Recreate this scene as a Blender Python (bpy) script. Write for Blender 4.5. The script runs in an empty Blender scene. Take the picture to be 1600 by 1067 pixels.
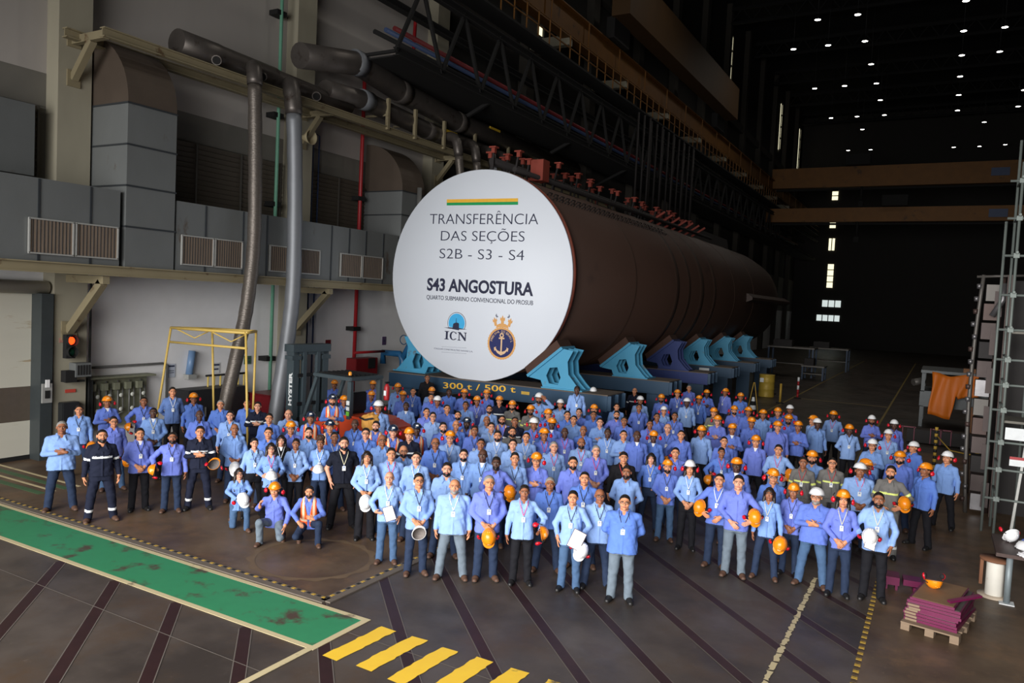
import bpy, bmesh, math, random
import numpy as np
from mathutils import Matrix, Vector

# ---------------------------------------------------------------- camera (a hand-held camera on a stair landing, 4.7 m up), light, exposure
FPX = 1195.                                       # focal length in pixels of the 1600 px wide frame
CAMR = np.array(((.8709, -.0686, .4866), (.4889, .0223, -.8720), (.0490, .9974, .0529)))
CAMP = np.array((0., 0., 4.7))
sc = bpy.context.scene
cam = bpy.data.cameras.new('camera'); cam.sensor_width = 36.; cam.lens = FPX / 1600 * 36; cam.clip_end = 400
camo = bpy.data.objects.new('camera', cam); sc.collection.objects.link(camo); sc.camera = camo
camo.matrix_world = Matrix.Translation(Vector(CAMP)) @ Matrix(CAMR.tolist()).to_4x4()
sc.view_settings.view_transform = 'Standard'; sc.view_settings.look = 'None'; sc.view_settings.gamma = 1.; sc.view_settings.use_curve_mapping = False
sc.view_settings.exposure = 0.
wd = bpy.data.worlds.new('dim_hall_air'); sc.world = wd; wd.use_nodes = True
wd.node_tree.nodes['Background'].inputs[0].default_value = (.62, .72, 1., 1); wd.node_tree.nodes['Background'].inputs[1].default_value = .002
def area(name, loc, rot, sx, sy, watts, rgb):
    l = bpy.data.lights.new(name, 'AREA'); l.shape = 'RECTANGLE'; l.spread = math.radians(112); l.size = sx; l.size_y = sy; l.energy = watts; l.color = rgb
    o = bpy.data.objects.new(name, l); sc.collection.objects.link(o); o.location = loc; o.rotation_euler = rot; return o
# daylight through the open hall door behind the camera
DOOR = area('open_hall_door_daylight', (-5., -9., 6.2), (math.radians(70), 0, 0), 22., 10., 4900., (1., .985, .96))
# ---------------------------------------------------------------- helpers
C = bpy.context.scene.collection
rng = random.Random(7)
# the place was surveyed from the photograph: sight line of a pixel met with a known plane
def ray(px, py): return CAMR @ np.array(((px - 800) / FPX, -(py - 533.5) / FPX, -1.))
def on_plane(px, py, z): v = ray(px, py); return CAMP + v * ((z - CAMP[2]) / v[2])
def at_x(px, py, x): v = ray(px, py); return CAMP + v * (x / v[0])
def at_y(px, py, y): v = ray(px, py); return CAMP + v * (y / v[1])
def nodes(name):
    m = bpy.data.materials.new(name); m.use_nodes = True; nt = m.node_tree; return m, nt, nt.nodes['Principled BSDF']
def lin(c):                                       # sRGB 0-255 -> linear
    return tuple(((v / 255) / 12.92 if v / 255 <= .04045 else ((v / 255 + .055) / 1.055) ** 2.4) for v in c) + (1,)
def mat(name, rgb, rough=.6, metal=0., var=.12, scale=8., bump=0., spec=.5, rust=None, rustamt=.0, rscale=2., emit=0., stretch=(1, 1, 1)):
    """plain procedural surface: colour broken up by noise, optional second colour in patches (wear, rust), optional bump"""
    m, nt, b = nodes(name); N, L = nt.nodes, nt.links
    b.inputs['Roughness'].default_value = rough; b.inputs['Metallic'].default_value = metal; b.inputs['Specular IOR Level'].default_value = spec
    col = lin(rgb)
    tc = N.new('ShaderNodeTexCoord'); mp = N.new('ShaderNodeMapping'); mp.inputs['Scale'].default_value = stretch; L.new(tc.outputs['Object'], mp.inputs['Vector'])
    no = N.new('ShaderNodeTexNoise'); no.inputs['Scale'].default_value = scale; no.inputs['Detail'].default_value = 5; L.new(mp.outputs['Vector'], no.inputs['Vector'])
    mx = N.new('ShaderNodeMix'); mx.data_type = 'RGBA'; L.new(no.outputs['Fac'], mx.inputs['Factor'])
    mx.inputs['A'].default_value = tuple(c * (1 - var) for c in col[:3]) + (1,); mx.inputs['B'].default_value = tuple(min(1, c * (1 + var)) for c in col[:3]) + (1,)
    out = mx.outputs['Result']
    if rust is not None:
        n2 = N.new('ShaderNodeTexNoise'); n2.inputs['Scale'].default_value = rscale; n2.inputs['Detail'].default_value = 8; n2.inputs['Roughness'].default_value = .65; L.new(mp.outputs['Vector'], n2.inputs['Vector'])
        rp = N.new('ShaderNodeValToRGB'); rp.color_ramp.elements[0].position = .62 - rustamt * .3; rp.color_ramp.elements[1].position = .70 - rustamt * .2; L.new(n2.outputs['Fac'], rp.inputs['Fac'])
        m2 = N.new('ShaderNodeMix'); m2.data_type = 'RGBA'; L.new(rp.outputs['Color'], m2.inputs['Factor']); L.new(out, m2.inputs['A']); m2.inputs['B'].default_value = lin(rust); out = m2.outputs['Result']
    L.new(out, b.inputs['Base Color'])
    if bump:
        bp = N.new('ShaderNodeBump'); bp.inputs['Strength'].default_value = bump; bp.inputs['Distance'].default_value = .02; L.new(no.outputs['Fac'], bp.inputs['Height']); L.new(bp.outputs['Normal'], b.inputs['Normal'])
    if emit: b.inputs['Emission Color'].default_value = col; b.inputs['Emission Strength'].default_value = emit
    return m

def tag(o, label, cat, group=None, kind=None):
    if label: o['label'] = label
    if cat: o['category'] = cat
    if group: o['group'] = group
    if kind: o['kind'] = kind
    return o
def empty(name, loc=(0, 0, 0), rz=0.):
    o = bpy.data.objects.new(name, None); o.location = loc; o.rotation_euler = (0, 0, rz); o.empty_display_size = .1; C.objects.link(o); return o
def link(name, me, parent=None, loc=None, rot=None, scl=None):
    o = bpy.data.objects.new(name, me); C.objects.link(o)
    if parent is not None: o.parent = parent
    if loc is not None: o.location = loc
    if rot is not None: o.rotation_euler = rot
    if scl is not None: o.scale = scl
    return o

class MB:
    """collects shapes for ONE mesh object"""
    def __init__(s): s.v, s.f, s.m, s.sm = [], [], [], []
    def add(s, v, f, mi=0, smooth=False):
        o = len(s.v); s.v += [tuple(map(float, p)) for p in v]
        for q in f: s.f.append([i + o for i in q]); s.m.append(mi); s.sm.append(smooth)
        return s
    def box(s, c, d, mi=0, rz=0., M=None, taper=1.):
        v = []
        for z in (-.5, .5):
            for x, y in ((-.5, -.5), (.5, -.5), (.5, .5), (-.5, .5)):
                k = taper if z > 0 else 1.; p = np.array((x * d[0] * k, y * d[1] * k, z * d[2]))
                if M is not None: p = M @ p
                elif rz: p = np.array((p[0] * math.cos(rz) - p[1] * math.sin(rz), p[0] * math.sin(rz) + p[1] * math.cos(rz), p[2]))
                v.append(p + np.array(c))
        return s.add(v, [(3, 2, 1, 0), (4, 5, 6, 7), (0, 1, 5, 4), (1, 2, 6, 5), (2, 3, 7, 6), (3, 0, 4, 7)], mi)
    def bar(s, a, b, w, h, mi=0, up=(0, 0, 1)):     # rectangular bar from a to b
        a, b = np.array(a, float), np.array(b, float); d = b - a; L = np.linalg.norm(d); d = d / L
        u = np.array(up, float)
        if abs(d @ u) > .98: u = np.array((1., 0, 0))
        x = np.cross(d, u); x /= np.linalg.norm(x); y = np.cross(x, d)
        return s.box((a + b) / 2, (w, h, L), mi, M=np.stack([x, y, d], 1))
    def ibeam(s, a, b, w, h, t=.03, mi=0, up=(0, 0, 1)):
        a, b = np.array(a, float), np.array(b, float); u = np.array(up, float); o = u * (h / 2 - t / 2)
        s.bar(a + o, b + o, w, t, mi, up); s.bar(a - o, b - o, w, t, mi, up); return s.bar(a, b, t, h - 2 * t, mi, up)
    def tube(s, pts, r, n=10, mi=0, cap=True):
        pts = [np.array(p, float) for p in pts]; rs = r if hasattr(r, '__len__') else [r] * len(pts)
        up = None; rings = []
        for i, p in enumerate(pts):
            d = pts[min(i + 1, len(pts) - 1)] - pts[max(i - 1, 0)]; d = d / (np.linalg.norm(d) + 1e-9)
            if up is None: up = np.array((0, 0, 1.)) if abs(d[2]) < .9 else np.array((1., 0, 0))
            x = np.cross(d, up); x /= np.linalg.norm(x); up = np.cross(x, d)
            rings.append([p + rs[i] * (x * math.cos(t) + up * math.sin(t)) for t in [2 * math.pi * k / n for k in range(n)]])
        o = len(s.v); s.add([q for g in rings for q in g], [], mi)
        for i in range(len(pts) - 1):
            for k in range(n):
                s.f.append([o + i * n + k, o + i * n + (k + 1) % n, o + (i + 1) * n + (k + 1) % n, o + (i + 1) * n + k]); s.m.append(mi); s.sm.append(True)
        if cap:
            for i, rev in ((0, True), (len(pts) - 1, False)):
                q = [o + i * n + k for k in range(n)]; s.f.append(q[::-1] if not rev else q); s.m.append(mi); s.sm.append(False)
        return s
    def lathe(s, prof, n=24, c=(0, 0, 0), mi=0, axis='z'):
        v = []; f = []
        for r, h in prof:
            for k in range(n):
                t = 2 * math.pi * k / n; p = (r * math.cos(t), r * math.sin(t), h)
                if axis == 'y': p = (r * math.cos(t), h, -r * math.sin(t))
                if axis == 'x': p = (h, r * math.cos(t), r * math.sin(t))
                v.append(np.array(p) + np.array(c))
        for i in range(len(prof) - 1):
            for k in range(n): f.append((i * n + k, i * n + (k + 1) % n, (i + 1) * n + (k + 1) % n, (i + 1) * n + k))
        return s.add(v, f, mi, True)
    def ribbon(s, pts, w, side=(0, -1, 0), mi=0, t=.002):
        pts = [np.array(p, float) for p in pts]; sd = unit(side); v = []
        for i, p in enumerate(pts):
            d = unit(pts[min(i + 1, len(pts) - 1)] - pts[max(i - 1, 0)]); x = unit(np.cross(d, sd)) * w / 2
            v += [p - x, p + x, p + x + sd * t, p - x + sd * t]
        f = []
        for i in range(len(pts) - 1):
            for k in range(4): f.append((i * 4 + k, i * 4 + (k + 1) % 4, i * 4 + 4 + (k + 1) % 4, i * 4 + 4 + k))
        return s.add(v, f, mi)
    def prism(s, poly, y0, y1, mi=0, fn=None):       # polygon in (x, z) extruded along y; fn maps the point
        n = len(poly); g = fn or (lambda x, y, z: (x, y, z))
        v = [g(x, y0, z) for x, z in poly] + [g(x, y1, z) for x, z in poly]
        return s.add(v, [tuple(range(n)), tuple(range(2 * n - 1, n - 1, -1))] + [(i, i + n, (i + 1) % n + n, (i + 1) % n) for i in range(n)], mi)
    def mesh(s, name, mats, bevel=0.):
        me = bpy.data.meshes.new(name); me.from_pydata(s.v, [], s.f)
        for m in mats: me.materials.append(m)
        me.polygons.foreach_set('material_index', s.m); me.polygons.foreach_set('use_smooth', s.sm)
        bm = bmesh.new(); bm.from_mesh(me); bmesh.ops.recalc_face_normals(bm, faces=bm.faces)
        if bevel: bmesh.ops.bevel(bm, geom=[e for e in bm.edges if e.calc_face_angle(0) > .6], offset=bevel, segments=2, affect='EDGES', clamp_overlap=True)
        bm.to_mesh(me); bm.free(); me.update(); return me
    def obj(s, name, mats, parent=None, bevel=0., loc=None, rot=None):
        return link(name, s.mesh(name, mats if isinstance(mats, (list, tuple)) else [mats], bevel), parent, loc, rot)
# ---------------------------------------------------------------- people: bodies and clothing grown from distance fields
def axis(lo, hi, fine, hf, hc):
    a = [lo]
    while a[-1] < hi:
        v = a[-1]
        a.append(v + (hf if any(p - hc <= v <= q for p, q in fine) else hc))
    return np.array(a, np.float32)

class Field:
    def __init__(s, ax, ay, az):
        s.ax, s.ay, s.az = ax, ay, az
        s.F = np.full((len(ax), len(ay), len(az)), 1.0, np.float32)
    def sl(s, lo, hi, m):
        r = []
        for a, l, h in zip((s.ax, s.ay, s.az), lo, hi):
            i, j = np.searchsorted(a, [l - m, h + m]); r.append(slice(max(i - 1, 0), j + 1))
        return tuple(r), s.ax[r[0]][:, None, None], s.ay[r[1]][None, :, None], s.az[r[2]][None, None, :]
    def put(s, sl, d, k, cut=False):
        a = s.F[sl]
        if cut:
            a = -a; 
        if k <= 0: o = np.minimum(a, d)
        else:
            h = np.clip(.5 + .5 * (d - a) / k, 0, 1)
            o = d * (1 - h) + a * h - k * h * (1 - h)
        s.F[sl] = -o if cut else o
    def cone(s, a, r0, b, r1, k=.02, cut=False):
        a = np.array(a, np.float32); b = np.array(b, np.float32); r = max(r0, r1)
        sl, x, y, z = s.sl(np.minimum(a, b) - r, np.maximum(a, b) + r, k + .025)
        v = b - a; q = float(v @ v) + 1e-9
        t = np.clip(((x - a[0]) * v[0] + (y - a[1]) * v[1] + (z - a[2]) * v[2]) / q, 0, 1)
        d = np.sqrt((x - a[0] - t * v[0]) ** 2 + (y - a[1] - t * v[1]) ** 2 + (z - a[2] - t * v[2]) ** 2) - (r0 + (r1 - r0) * t)
        s.put(sl, d, k, cut)
    def ell(s, c, r, k=.02, M=None, cut=False):
        m = max(r); lo = np.array(c) - m; hi = np.array(c) + m
        sl, x, y, z = s.sl(lo, hi, k + .025)
        x, y, z = x - c[0], y - c[1], z - c[2]
        if M is not None: x, y, z = [M[i][0] * x + M[i][1] * y + M[i][2] * z for i in range(3)]
        k0 = np.sqrt((x / r[0]) ** 2 + (y / r[1]) ** 2 + (z / r[2]) ** 2)
        k1 = np.sqrt((x / r[0] ** 2) ** 2 + (y / r[1] ** 2) ** 2 + (z / r[2] ** 2) ** 2) + 1e-6
        s.put(sl, k0 * (k0 - 1) / k1, k, cut)
    def loft(s, prof, k=.03, e=2.4, C=None):
        p = np.array(prof, np.float32)           # z, half width, half depth, centre y
        z0, z1 = p[0, 0], p[-1, 0]; w = p[:, 1:3].max() + .05
        if C is None: C = (lambda x, y, z: (x, y, z)); lo, hi = (-w, -w, z0), (w, w, z1)
        else: lo, hi = (-1, -1, -1), (3, 3, 3)
        sl, x, y, z = s.sl(lo, hi, k + .03)
        x, y, z = C(x, y, z)
        A, B, O = [np.interp(z, p[:, 0], p[:, i]).astype(np.float32) for i in (1, 2, 3)]
        q = ((np.abs(x) / A) ** e + (np.abs(y - O) / B) ** e) ** (1 / e)
        d = np.maximum((q - 1) * np.minimum(A, B), np.maximum(z0 - z, z - z1))
        s.put(sl, d.astype(np.float32), k)
    def keep(s, fn):                              # keeps only where fn < 0
        x, y, z = s.ax[:, None, None], s.ay[None, :, None], s.az[None, None, :]
        s.F = np.maximum(s.F, fn(x, y, z)).astype(np.float32)
    def wrinkle(s, amp, f=1.0, seed=0.):
        x, y, z = s.ax[:, None, None] * f, s.ay[None, :, None] * f, s.az[None, None, :] * f
        n = np.sin(34 * z + 21 * x + 6 * np.sin(11 * y + 13 * x + seed)) + .7 * np.sin(52 * x - 27 * z + 4 * np.sin(17 * z + 9 * y + seed * 2)) + .5 * np.sin(60 * y + 41 * z + seed)
        s.F = s.F + (amp * n).astype(np.float32)
    def mesh(s):
        F = s.F; S = F < 0
        n = [d - 1 for d in F.shape]
        c = np.zeros(n, np.int8)
        for i in (0, 1):
            for j in (0, 1):
                for k in (0, 1): c += S[i:n[0] + i, j:n[1] + j, k:n[2] + k]
        act = (c > 0) & (c < 8)
        I = np.argwhere(act); idx = np.full(n, -1, np.int32); idx[act] = np.arange(len(I))
        P = np.zeros((len(I), 3)); cnt = np.zeros(len(I))
        AX = (s.ax, s.ay, s.az)
        for ax in range(3):
            o1, o2 = [q for q in range(3) if q != ax]
            for u in (0, 1):
                for v in (0, 1):
                    A = I.copy(); A[:, o1] += u; A[:, o2] += v
                    B = A.copy(); B[:, ax] += 1
                    fa = F[A[:, 0], A[:, 1], A[:, 2]]; fb = F[B[:, 0], B[:, 1], B[:, 2]]
                    m = (fa < 0) != (fb < 0)
                    t = np.where(m, fa / np.where(m, fa - fb, 1), 0)
                    q = np.stack([AX[w][A[:, w]] for w in range(3)], 1).astype(float)
                    q[:, ax] += t * (AX[ax][B[:, ax]] - AX[ax][A[:, ax]])
                    P[m] += q[m]; cnt[m] += 1
        P /= np.maximum(cnt, 1)[:, None]
        quads = []
        for ax in range(3):
            o1, o2 = [(1, 2), (2, 0), (0, 1)][ax]
            sa = [slice(None)] * 3; sb = [slice(None)] * 3
            sa[ax] = slice(0, -1); sb[ax] = slice(1, None)
            for w in (o1, o2): sa[w] = slice(1, -1); sb[w] = slice(1, -1)
            a, b = S[tuple(sa)], S[tuple(sb)]
            E = np.argwhere(a != b); fl = a[a != b]
            E[:, o1] += 1; E[:, o2] += 1
            q = []
            for u, v in ((1, 1), (0, 1), (0, 0), (1, 0)):
                G = E.copy(); G[:, o1] -= u; G[:, o2] -= v
                q.append(idx[G[:, 0], G[:, 1], G[:, 2]])
            q = np.stack(q, 1); q[~fl] = q[~fl][:, ::-1]
            quads.append(q)
        return P, np.concatenate(quads)

def to_mesh(name, P, Q, mats, mi=None, col=None):
    me = bpy.data.meshes.new(name)
    me.vertices.add(len(P)); me.vertices.foreach_set('co', P.astype(np.float32).ravel())
    me.loops.add(len(Q) * 4); me.loops.foreach_set('vertex_index', Q.astype(np.int32).ravel())
    me.polygons.add(len(Q)); me.polygons.foreach_set('loop_start', np.arange(0, len(Q) * 4, 4, dtype=np.int32))
    for m in mats: me.materials.append(m)
    if mi is not None: me.polygons.foreach_set('material_index', mi.astype(np.int32))
    me.update(calc_edges=True); me.shade_smooth()
    if col is not None:
        ca = me.color_attributes.new('mask', 'FLOAT_COLOR', 'POINT'); ca.data.foreach_set('color', col.astype(np.float32).ravel())
    return me

def rotx(a):
    c, s = math.cos(a), math.sin(a); return np.array([[1, 0, 0], [0, c, -s], [0, s, c]])
def unit(v): v = np.array(v, float); return v / np.linalg.norm(v)

HEADC = np.array([0, .0, 1.603])
class Pose:
    """joints of one figure facing -Y: arms[0] on -X, arms[1] on +X = (elbow, wrist, hand direction, palm normal, curl)"""
    def __init__(s, arms, legs=None, fem=False, tors=None, hp=.10, turn=0.):
        s.arms, s.fem, s.hp = arms, fem, hp
        s.legs = legs or [((-.088, .0, .86), (-.11, -.015, .48), (-.125, .015, .075)), ((.088, .0, .86), (.11, -.015, .48), (.125, .015, .075))]
        s.T = tors or (np.zeros(3), 0.)          # torso shift and forward lean
        s.turn = turn
    def tp(s, p):                                # upper-body point -> posed point
        p = np.array(p, float); o = np.array([0, 0, .95])
        return rotx(s.T[1]) @ (p - o) + o + s.T[0]
    def headM(s):
        c, q = math.cos(s.turn), math.sin(s.turn)
        return rotx(s.T[1] * .4 - s.hp) @ np.array([[c, -q, 0], [q, c, 0], [0, 0, 1]])
    def head0(s):
        M = rotx(s.T[1]); return s.tp(HEADC)
    def hp_(s, p): return s.headM() @ np.array(p, float) + s.head0()
    def inv(s, x, y, z):                         # posed grid -> upper-body grid, for lofts
        o = np.array([0, 0, .95]) + s.T[0]; M = rotx(s.T[1])
        x, y, z = x - o[0], y - o[1], z - o[2]
        return M[0][0] * x + M[1][0] * y + M[2][0] * z, M[0][1] * x + M[1][1] * y + M[2][1] * z, M[0][2] * x + M[1][2] * y + M[2][2] * z + .95

def grid(ps, parts, hf, hc, fine_head=True, lo=None, hi=None):
    pts = []
    sh = [ps.tp((-.19, 0, 1.41)), ps.tp((.19, 0, 1.41))]
    for a in ps.arms: pts += [np.array(a[0]), np.array(a[1]), np.array(a[1]) + unit(a[2]) * .2]
    for l in ps.legs: pts += [np.array(q) for q in l]
    pts += sh + [ps.hp_((0, 0, .13)), ps.hp_((0, -.12, 0)), ps.hp_((0, .13, 0))]
    pts = np.array(pts); L = pts.min(0) - .16; H = pts.max(0) + .16; L[2] = max(L[2], -.02)
    fx, fy, fz = [], [], []
    if fine_head:
        h = ps.head0(); fx.append((h[0] - .1, h[0] + .1)); fy.append((h[1] - .14, h[1] + .0)); fz.append((h[2] - .13, h[2] + .06))
        for a in ps.arms:
            w = np.array(a[1]); e = w + unit(a[2]) * .19
            l, g = np.minimum(w, e) - .045, np.maximum(w, e) + .045
            fx.append((l[0], g[0])); fy.append((l[1], g[1])); fz.append((l[2], g[2]))
    return Field(axis(L[0], H[0], fx, hf, hc), axis(L[1], H[1], fy, hf, hc), axis(L[2], H[2], fz, hf, hc))

def hand(f, w, d, n, curl, side):
    """palm, four unequal bent fingers and a thumb on the side of the palm; n = where the palm faces"""
    w = np.array(w, float); d = unit(d); n = np.array(n, float); n = unit(n - d * (n @ d)); c = np.cross(d, n)
    # thumb on the side given by 'side'
    c = c * side
    M = [c, n, d]
    f.ell(w + d * .052, (.041, .0155, .054), .014, M)
    f.cone(w - d * .02, .029, w + d * .02, .027, .02)
    for off, ln, r in ((.031, .070, .0092), (.0105, .078, .0098), (-.0105, .073, .0092), (-.031, .058, .0084)):
        p = w + d * (.094 - abs(off) * .25) + c * off; q = d
        for i, (s, a) in enumerate(((.45, .5), (.31, 1.), (.24, .8))):
            ang = curl * a * (1. + .12 * (off < 0))
            q = unit(q * math.cos(ang) + n * math.sin(ang)) if i == 0 else unit(q + n * math.sin(ang) - d * (1 - math.cos(ang)) * .6)
            e = p + q * ln * s
            f.cone(p, r - .0006 * i, e, r - .0006 * (i + 1), .004); p = e
    b = w + d * .028 + c * .028 + n * .006
    t = unit(d * .75 + c * .62 + n * .35); m = b + t * .042
    f.cone(b, .0145, m, .0112, .008)
    t2 = unit(d * .95 + c * .12 + n * (.3 + curl * .4)); f.cone(m, .0112, m + t2 * .034, .009, .005)

SHO = ((-.166, .012, 1.378), (.166, .012, 1.378))
def build_body(ps, hf=.0046, hc=.0105):
    f = grid(ps, 'b', hf, hc); w = .93 if ps.fem else 1.
    f.loft([(.80, .15, .105, 0), (.92, .16, .11, 0), (1.05, .13 * w, .095, 0), (1.18, .138 * w, .1, 0), (1.30, .155 * w, .108, 0), (1.38, .15 * w, .10, .01), (1.43, .115 * w, .08, .015), (1.455, .07, .06, .015)], .03, 2.3, ps.inv)
    for i in (0, 1):
        a = ps.arms[i]; S = ps.tp((SHO[i][0] * w, SHO[i][1], SHO[i][2]))
        f.cone(S, .047, a[0], .040, .03); f.cone(a[0], .041, a[1], .027, .015)
        hand(f, a[1], a[2], a[3], a[4], a[5] if len(a) > 5 else 1)
        l = ps.legs[i]
        f.cone(l[0], .085, l[1], .055, .03); f.cone(l[1], .055, l[2], .04, .02)
        f.cone(l[2], .034, (l[2][0] * 1.08, l[2][1] - .07, l[2][2] - .03), .022, .02)
    f.cone(ps.tp((0, .025, 1.40)), .068, ps.tp((0, .028, 1.47)), .057, .03)
    f.cone(ps.tp((0, .028, 1.46)), .056, ps.hp_((0, .014, -.05)), .053, .03)
    M = ps.headM(); Mi = M.T; h = ps.hp_
    E = lambda c, r, k, cut=False: f.ell(h(c), r, k, Mi, cut)
    E((0, .018, .025), (.077, .097, .092), .02)
    E((0, -.026, -.035), (.061, .066, .076), .03)
    f.cone(h((-.030, -.03, -.085)), .026, h((0, -.072, -.096)), .022, .02); f.cone(h((.030, -.03, -.085)), .026, h((0, -.072, -.096)), .022, .02)
    for sx in (-1, 1):
        E((sx * .040, -.060, -.032), (.025, .026, .028), .02)
        f.cone(h((sx * .012, -.088, .026)), .010, h((sx * .048, -.076, .024)), .009, .012)
        E((sx * .031, -.103, .004), (.018, .016, .011), .010, True)
        E((sx * .031, -.081, .004), (.0135, .0125, .0115), .003)
        E((sx * .079, .016, -.006), (.011, .024, .033), .006)
        E((sx * .011, -.103, -.030), (.0085, .010, .008), .006)
    f.cone(h((0, -.091, .014)), .0085, h((0, -.110, -.026)), .0125, .010)
    E((0, -.086, -.0575), (.025, .0105, .0075), .005); E((0, -.085, -.068), (.021, .0105, .0075), .005)
    P, Q = f.mesh()
    L = (P - ps.head0()) @ M                      # head coordinates
    x, y, z = L[:, 0], L[:, 1], L[:, 2]; fr = (y < -.05) & (np.abs(z) < .12)
    g = lambda q: np.clip(1.5 - q, 0, 1) * fr
    ax = np.abs(x)
    brow = g(np.maximum(np.abs(z - .0235 + .15 * np.maximum(ax - .035, 0)) / .0052, np.abs(ax - .032) / .021))
    iris = g(np.hypot((ax - .031) / .0066, (z - .003) / .0056)); white = g(np.hypot((ax - .031) / .0145, (z - .003) / .0046))
    lid = g(np.hypot((ax - .031) / .017, (z - .0085) / .0045)) * (white < .5)
    lips = g(np.hypot(x / .025, (z + .0625) / .0105)); gap = g(np.maximum(np.abs(z + .0625) / .0016, ax / .022))
    mask = np.stack([np.clip(np.maximum(np.maximum(brow, iris), np.maximum(gap * .6, lid * .6)), 0, 1), lips, white * (1 - iris), np.ones_like(x)], 1)
    return P, Q, mask

def build_shirt(ps, hem=.80, sleeve=1., fit=1., band=False, seed=0., hf=.007, hc=.0115, vee=True):
    f = grid(ps, 's', hf, hc, False); w = (.92 if ps.fem else 1.) * fit
    f.loft([(hem - .06, .195 * w, .148 * w, 0), (.92, .186 * w, .140 * w, 0), (1.05, .168 * w, .128 * w, -.002), (1.18, .172 * w, .128 * w, -.004), (1.30, .178 * w, .128 * w, 0), (1.375, .165 * w, .116, .008), (1.42, .125 * w, .095, .014), (1.462, .082, .076, .018)], .03, 2.5, ps.inv)
    for i in (0, 1):
        a = ps.arms[i]; S = ps.tp((SHO[i][0] * w, SHO[i][1], SHO[i][2]))
        e = np.array(a[0]); W = np.array(a[1])
        if sleeve >= 1:
            f.cone(S, .059, e, .053, .035); f.cone(e, .053, e + (W - e) * .93, .041, .02)
        else: f.cone(S, .064, S + (e - S) * .62, .06, .035)
    for i in (0, 1): f.cone(ps.tp(((i - .5) * .11, .02, 1.425)), .045, ps.tp((SHO[i][0] * w, .014, 1.385)), .050, .03)
    f.wrinkle(.0030, .62, seed); f.wrinkle(.0008, 1.3, seed + 3)
    M = ps.headM()
    # collar: two leaves round the neck
    nb = ps.tp((0, .022, 1.455))
    for sx in (-1, 1):
        f.cone(ps.tp((sx * .018, .085, 1.478)), .017, ps.tp((sx * .074, .03, 1.474)), .018, .006)
        f.cone(ps.tp((sx * .074, .03, 1.474)), .018, ps.tp((sx * .046, -.078, 1.430)), .016, .005)
        f.cone(ps.tp((sx * .046, -.080, 1.430)), .017, ps.tp((sx * .072, -.112, 1.372)), .011, .003)
    if vee: f.cone(ps.tp((0, -.085, 1.47)), .050, ps.tp((0, -.150, 1.335)), .006, .004, True)
    for i in (0, 1):                              # pocket flaps and the button placket
        f.cone(ps.tp(((i - .5) * .15 - .03, -.121 * fit, 1.285)), .011, ps.tp(((i - .5) * .15 + .03, -.118 * fit, 1.285)), .011, .004)
    f.cone(ps.tp((0, -.127, 1.32)), .011, ps.tp((0, -.143 * fit, hem + .02)), .013, .006)
    def cut(x, y, z):
        X, Y, Z = ps.inv(x, y, z); return (hem + .012 * np.cos(X * 9) - Z).astype(np.float32)
    f.keep(cut)
    P, Q = f.mesh()
    mi = None
    if band:
        C = P[Q].mean(1); U = (C - np.array([0, 0, .95]) - ps.T[0]) @ rotx(ps.T[1]) + np.array([0, 0, .95])
        mi = ((U[:, 2] > 1.20) & (U[:, 2] < 1.245) & (np.abs(U[:, 0]) < .15) & (np.abs(U[:, 1]) > .06))
        for i in (0, 1):
            S = ps.tp(SHO[i]); e = np.array(ps.arms[i][0]); v = e - S; t = ((C - S) @ v) / (v @ v)
            dd = np.linalg.norm(C - S - np.clip(t, 0, 1)[:, None] * v, axis=1)
            mi |= (t > .66) & (t < .82) & (dd < .075)
        mi = mi.astype(int)
    return P, Q, mi

def build_trousers(ps, seed=0., wide=1., band=False, hf=.007, hc=.012):
    f = grid(ps, 't', hf, hc, False); w = .96 if ps.fem else 1.
    f.loft([(.78, .166 * w, .118, .005), (.90, .168 * w, .118, .005), (.99, .152 * w, .108, 0)], .04, 2.4, ps.inv)
    for l in ps.legs:
        f.cone(l[0], .098, l[1], .070 * (.5 + .5 * wide), .035); k = np.array(l[1]); a = np.array(l[2])
        f.cone(k, .070 * (.5 + .5 * wide), a + np.array((0, -.012, -.02)), .064 * wide, .02)
    f.wrinkle(.0022, .7, seed)
    f.keep(lambda x, y, z: (.028 - z + 0 * x + 0 * y).astype(np.float32))
    P, Q = f.mesh(); mi = None
    if band:
        C = P[Q].mean(1); mi = np.zeros(len(C), bool)
        for l in ps.legs:
            k = np.array(l[1]); v = np.array(l[2]) - k; t = ((C - k) @ v) / (v @ v)
            mi |= (t > .58) & (t < .70) & (np.linalg.norm(C - k - np.clip(t, 0, 1)[:, None] * v, axis=1) < .1)
        mi = mi.astype(int)
    return P, Q, mi

def small_field(lo, hi, h): return Field(*[np.arange(l, g + h, h, dtype=np.float32) for l, g in zip(lo, hi)])
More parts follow.
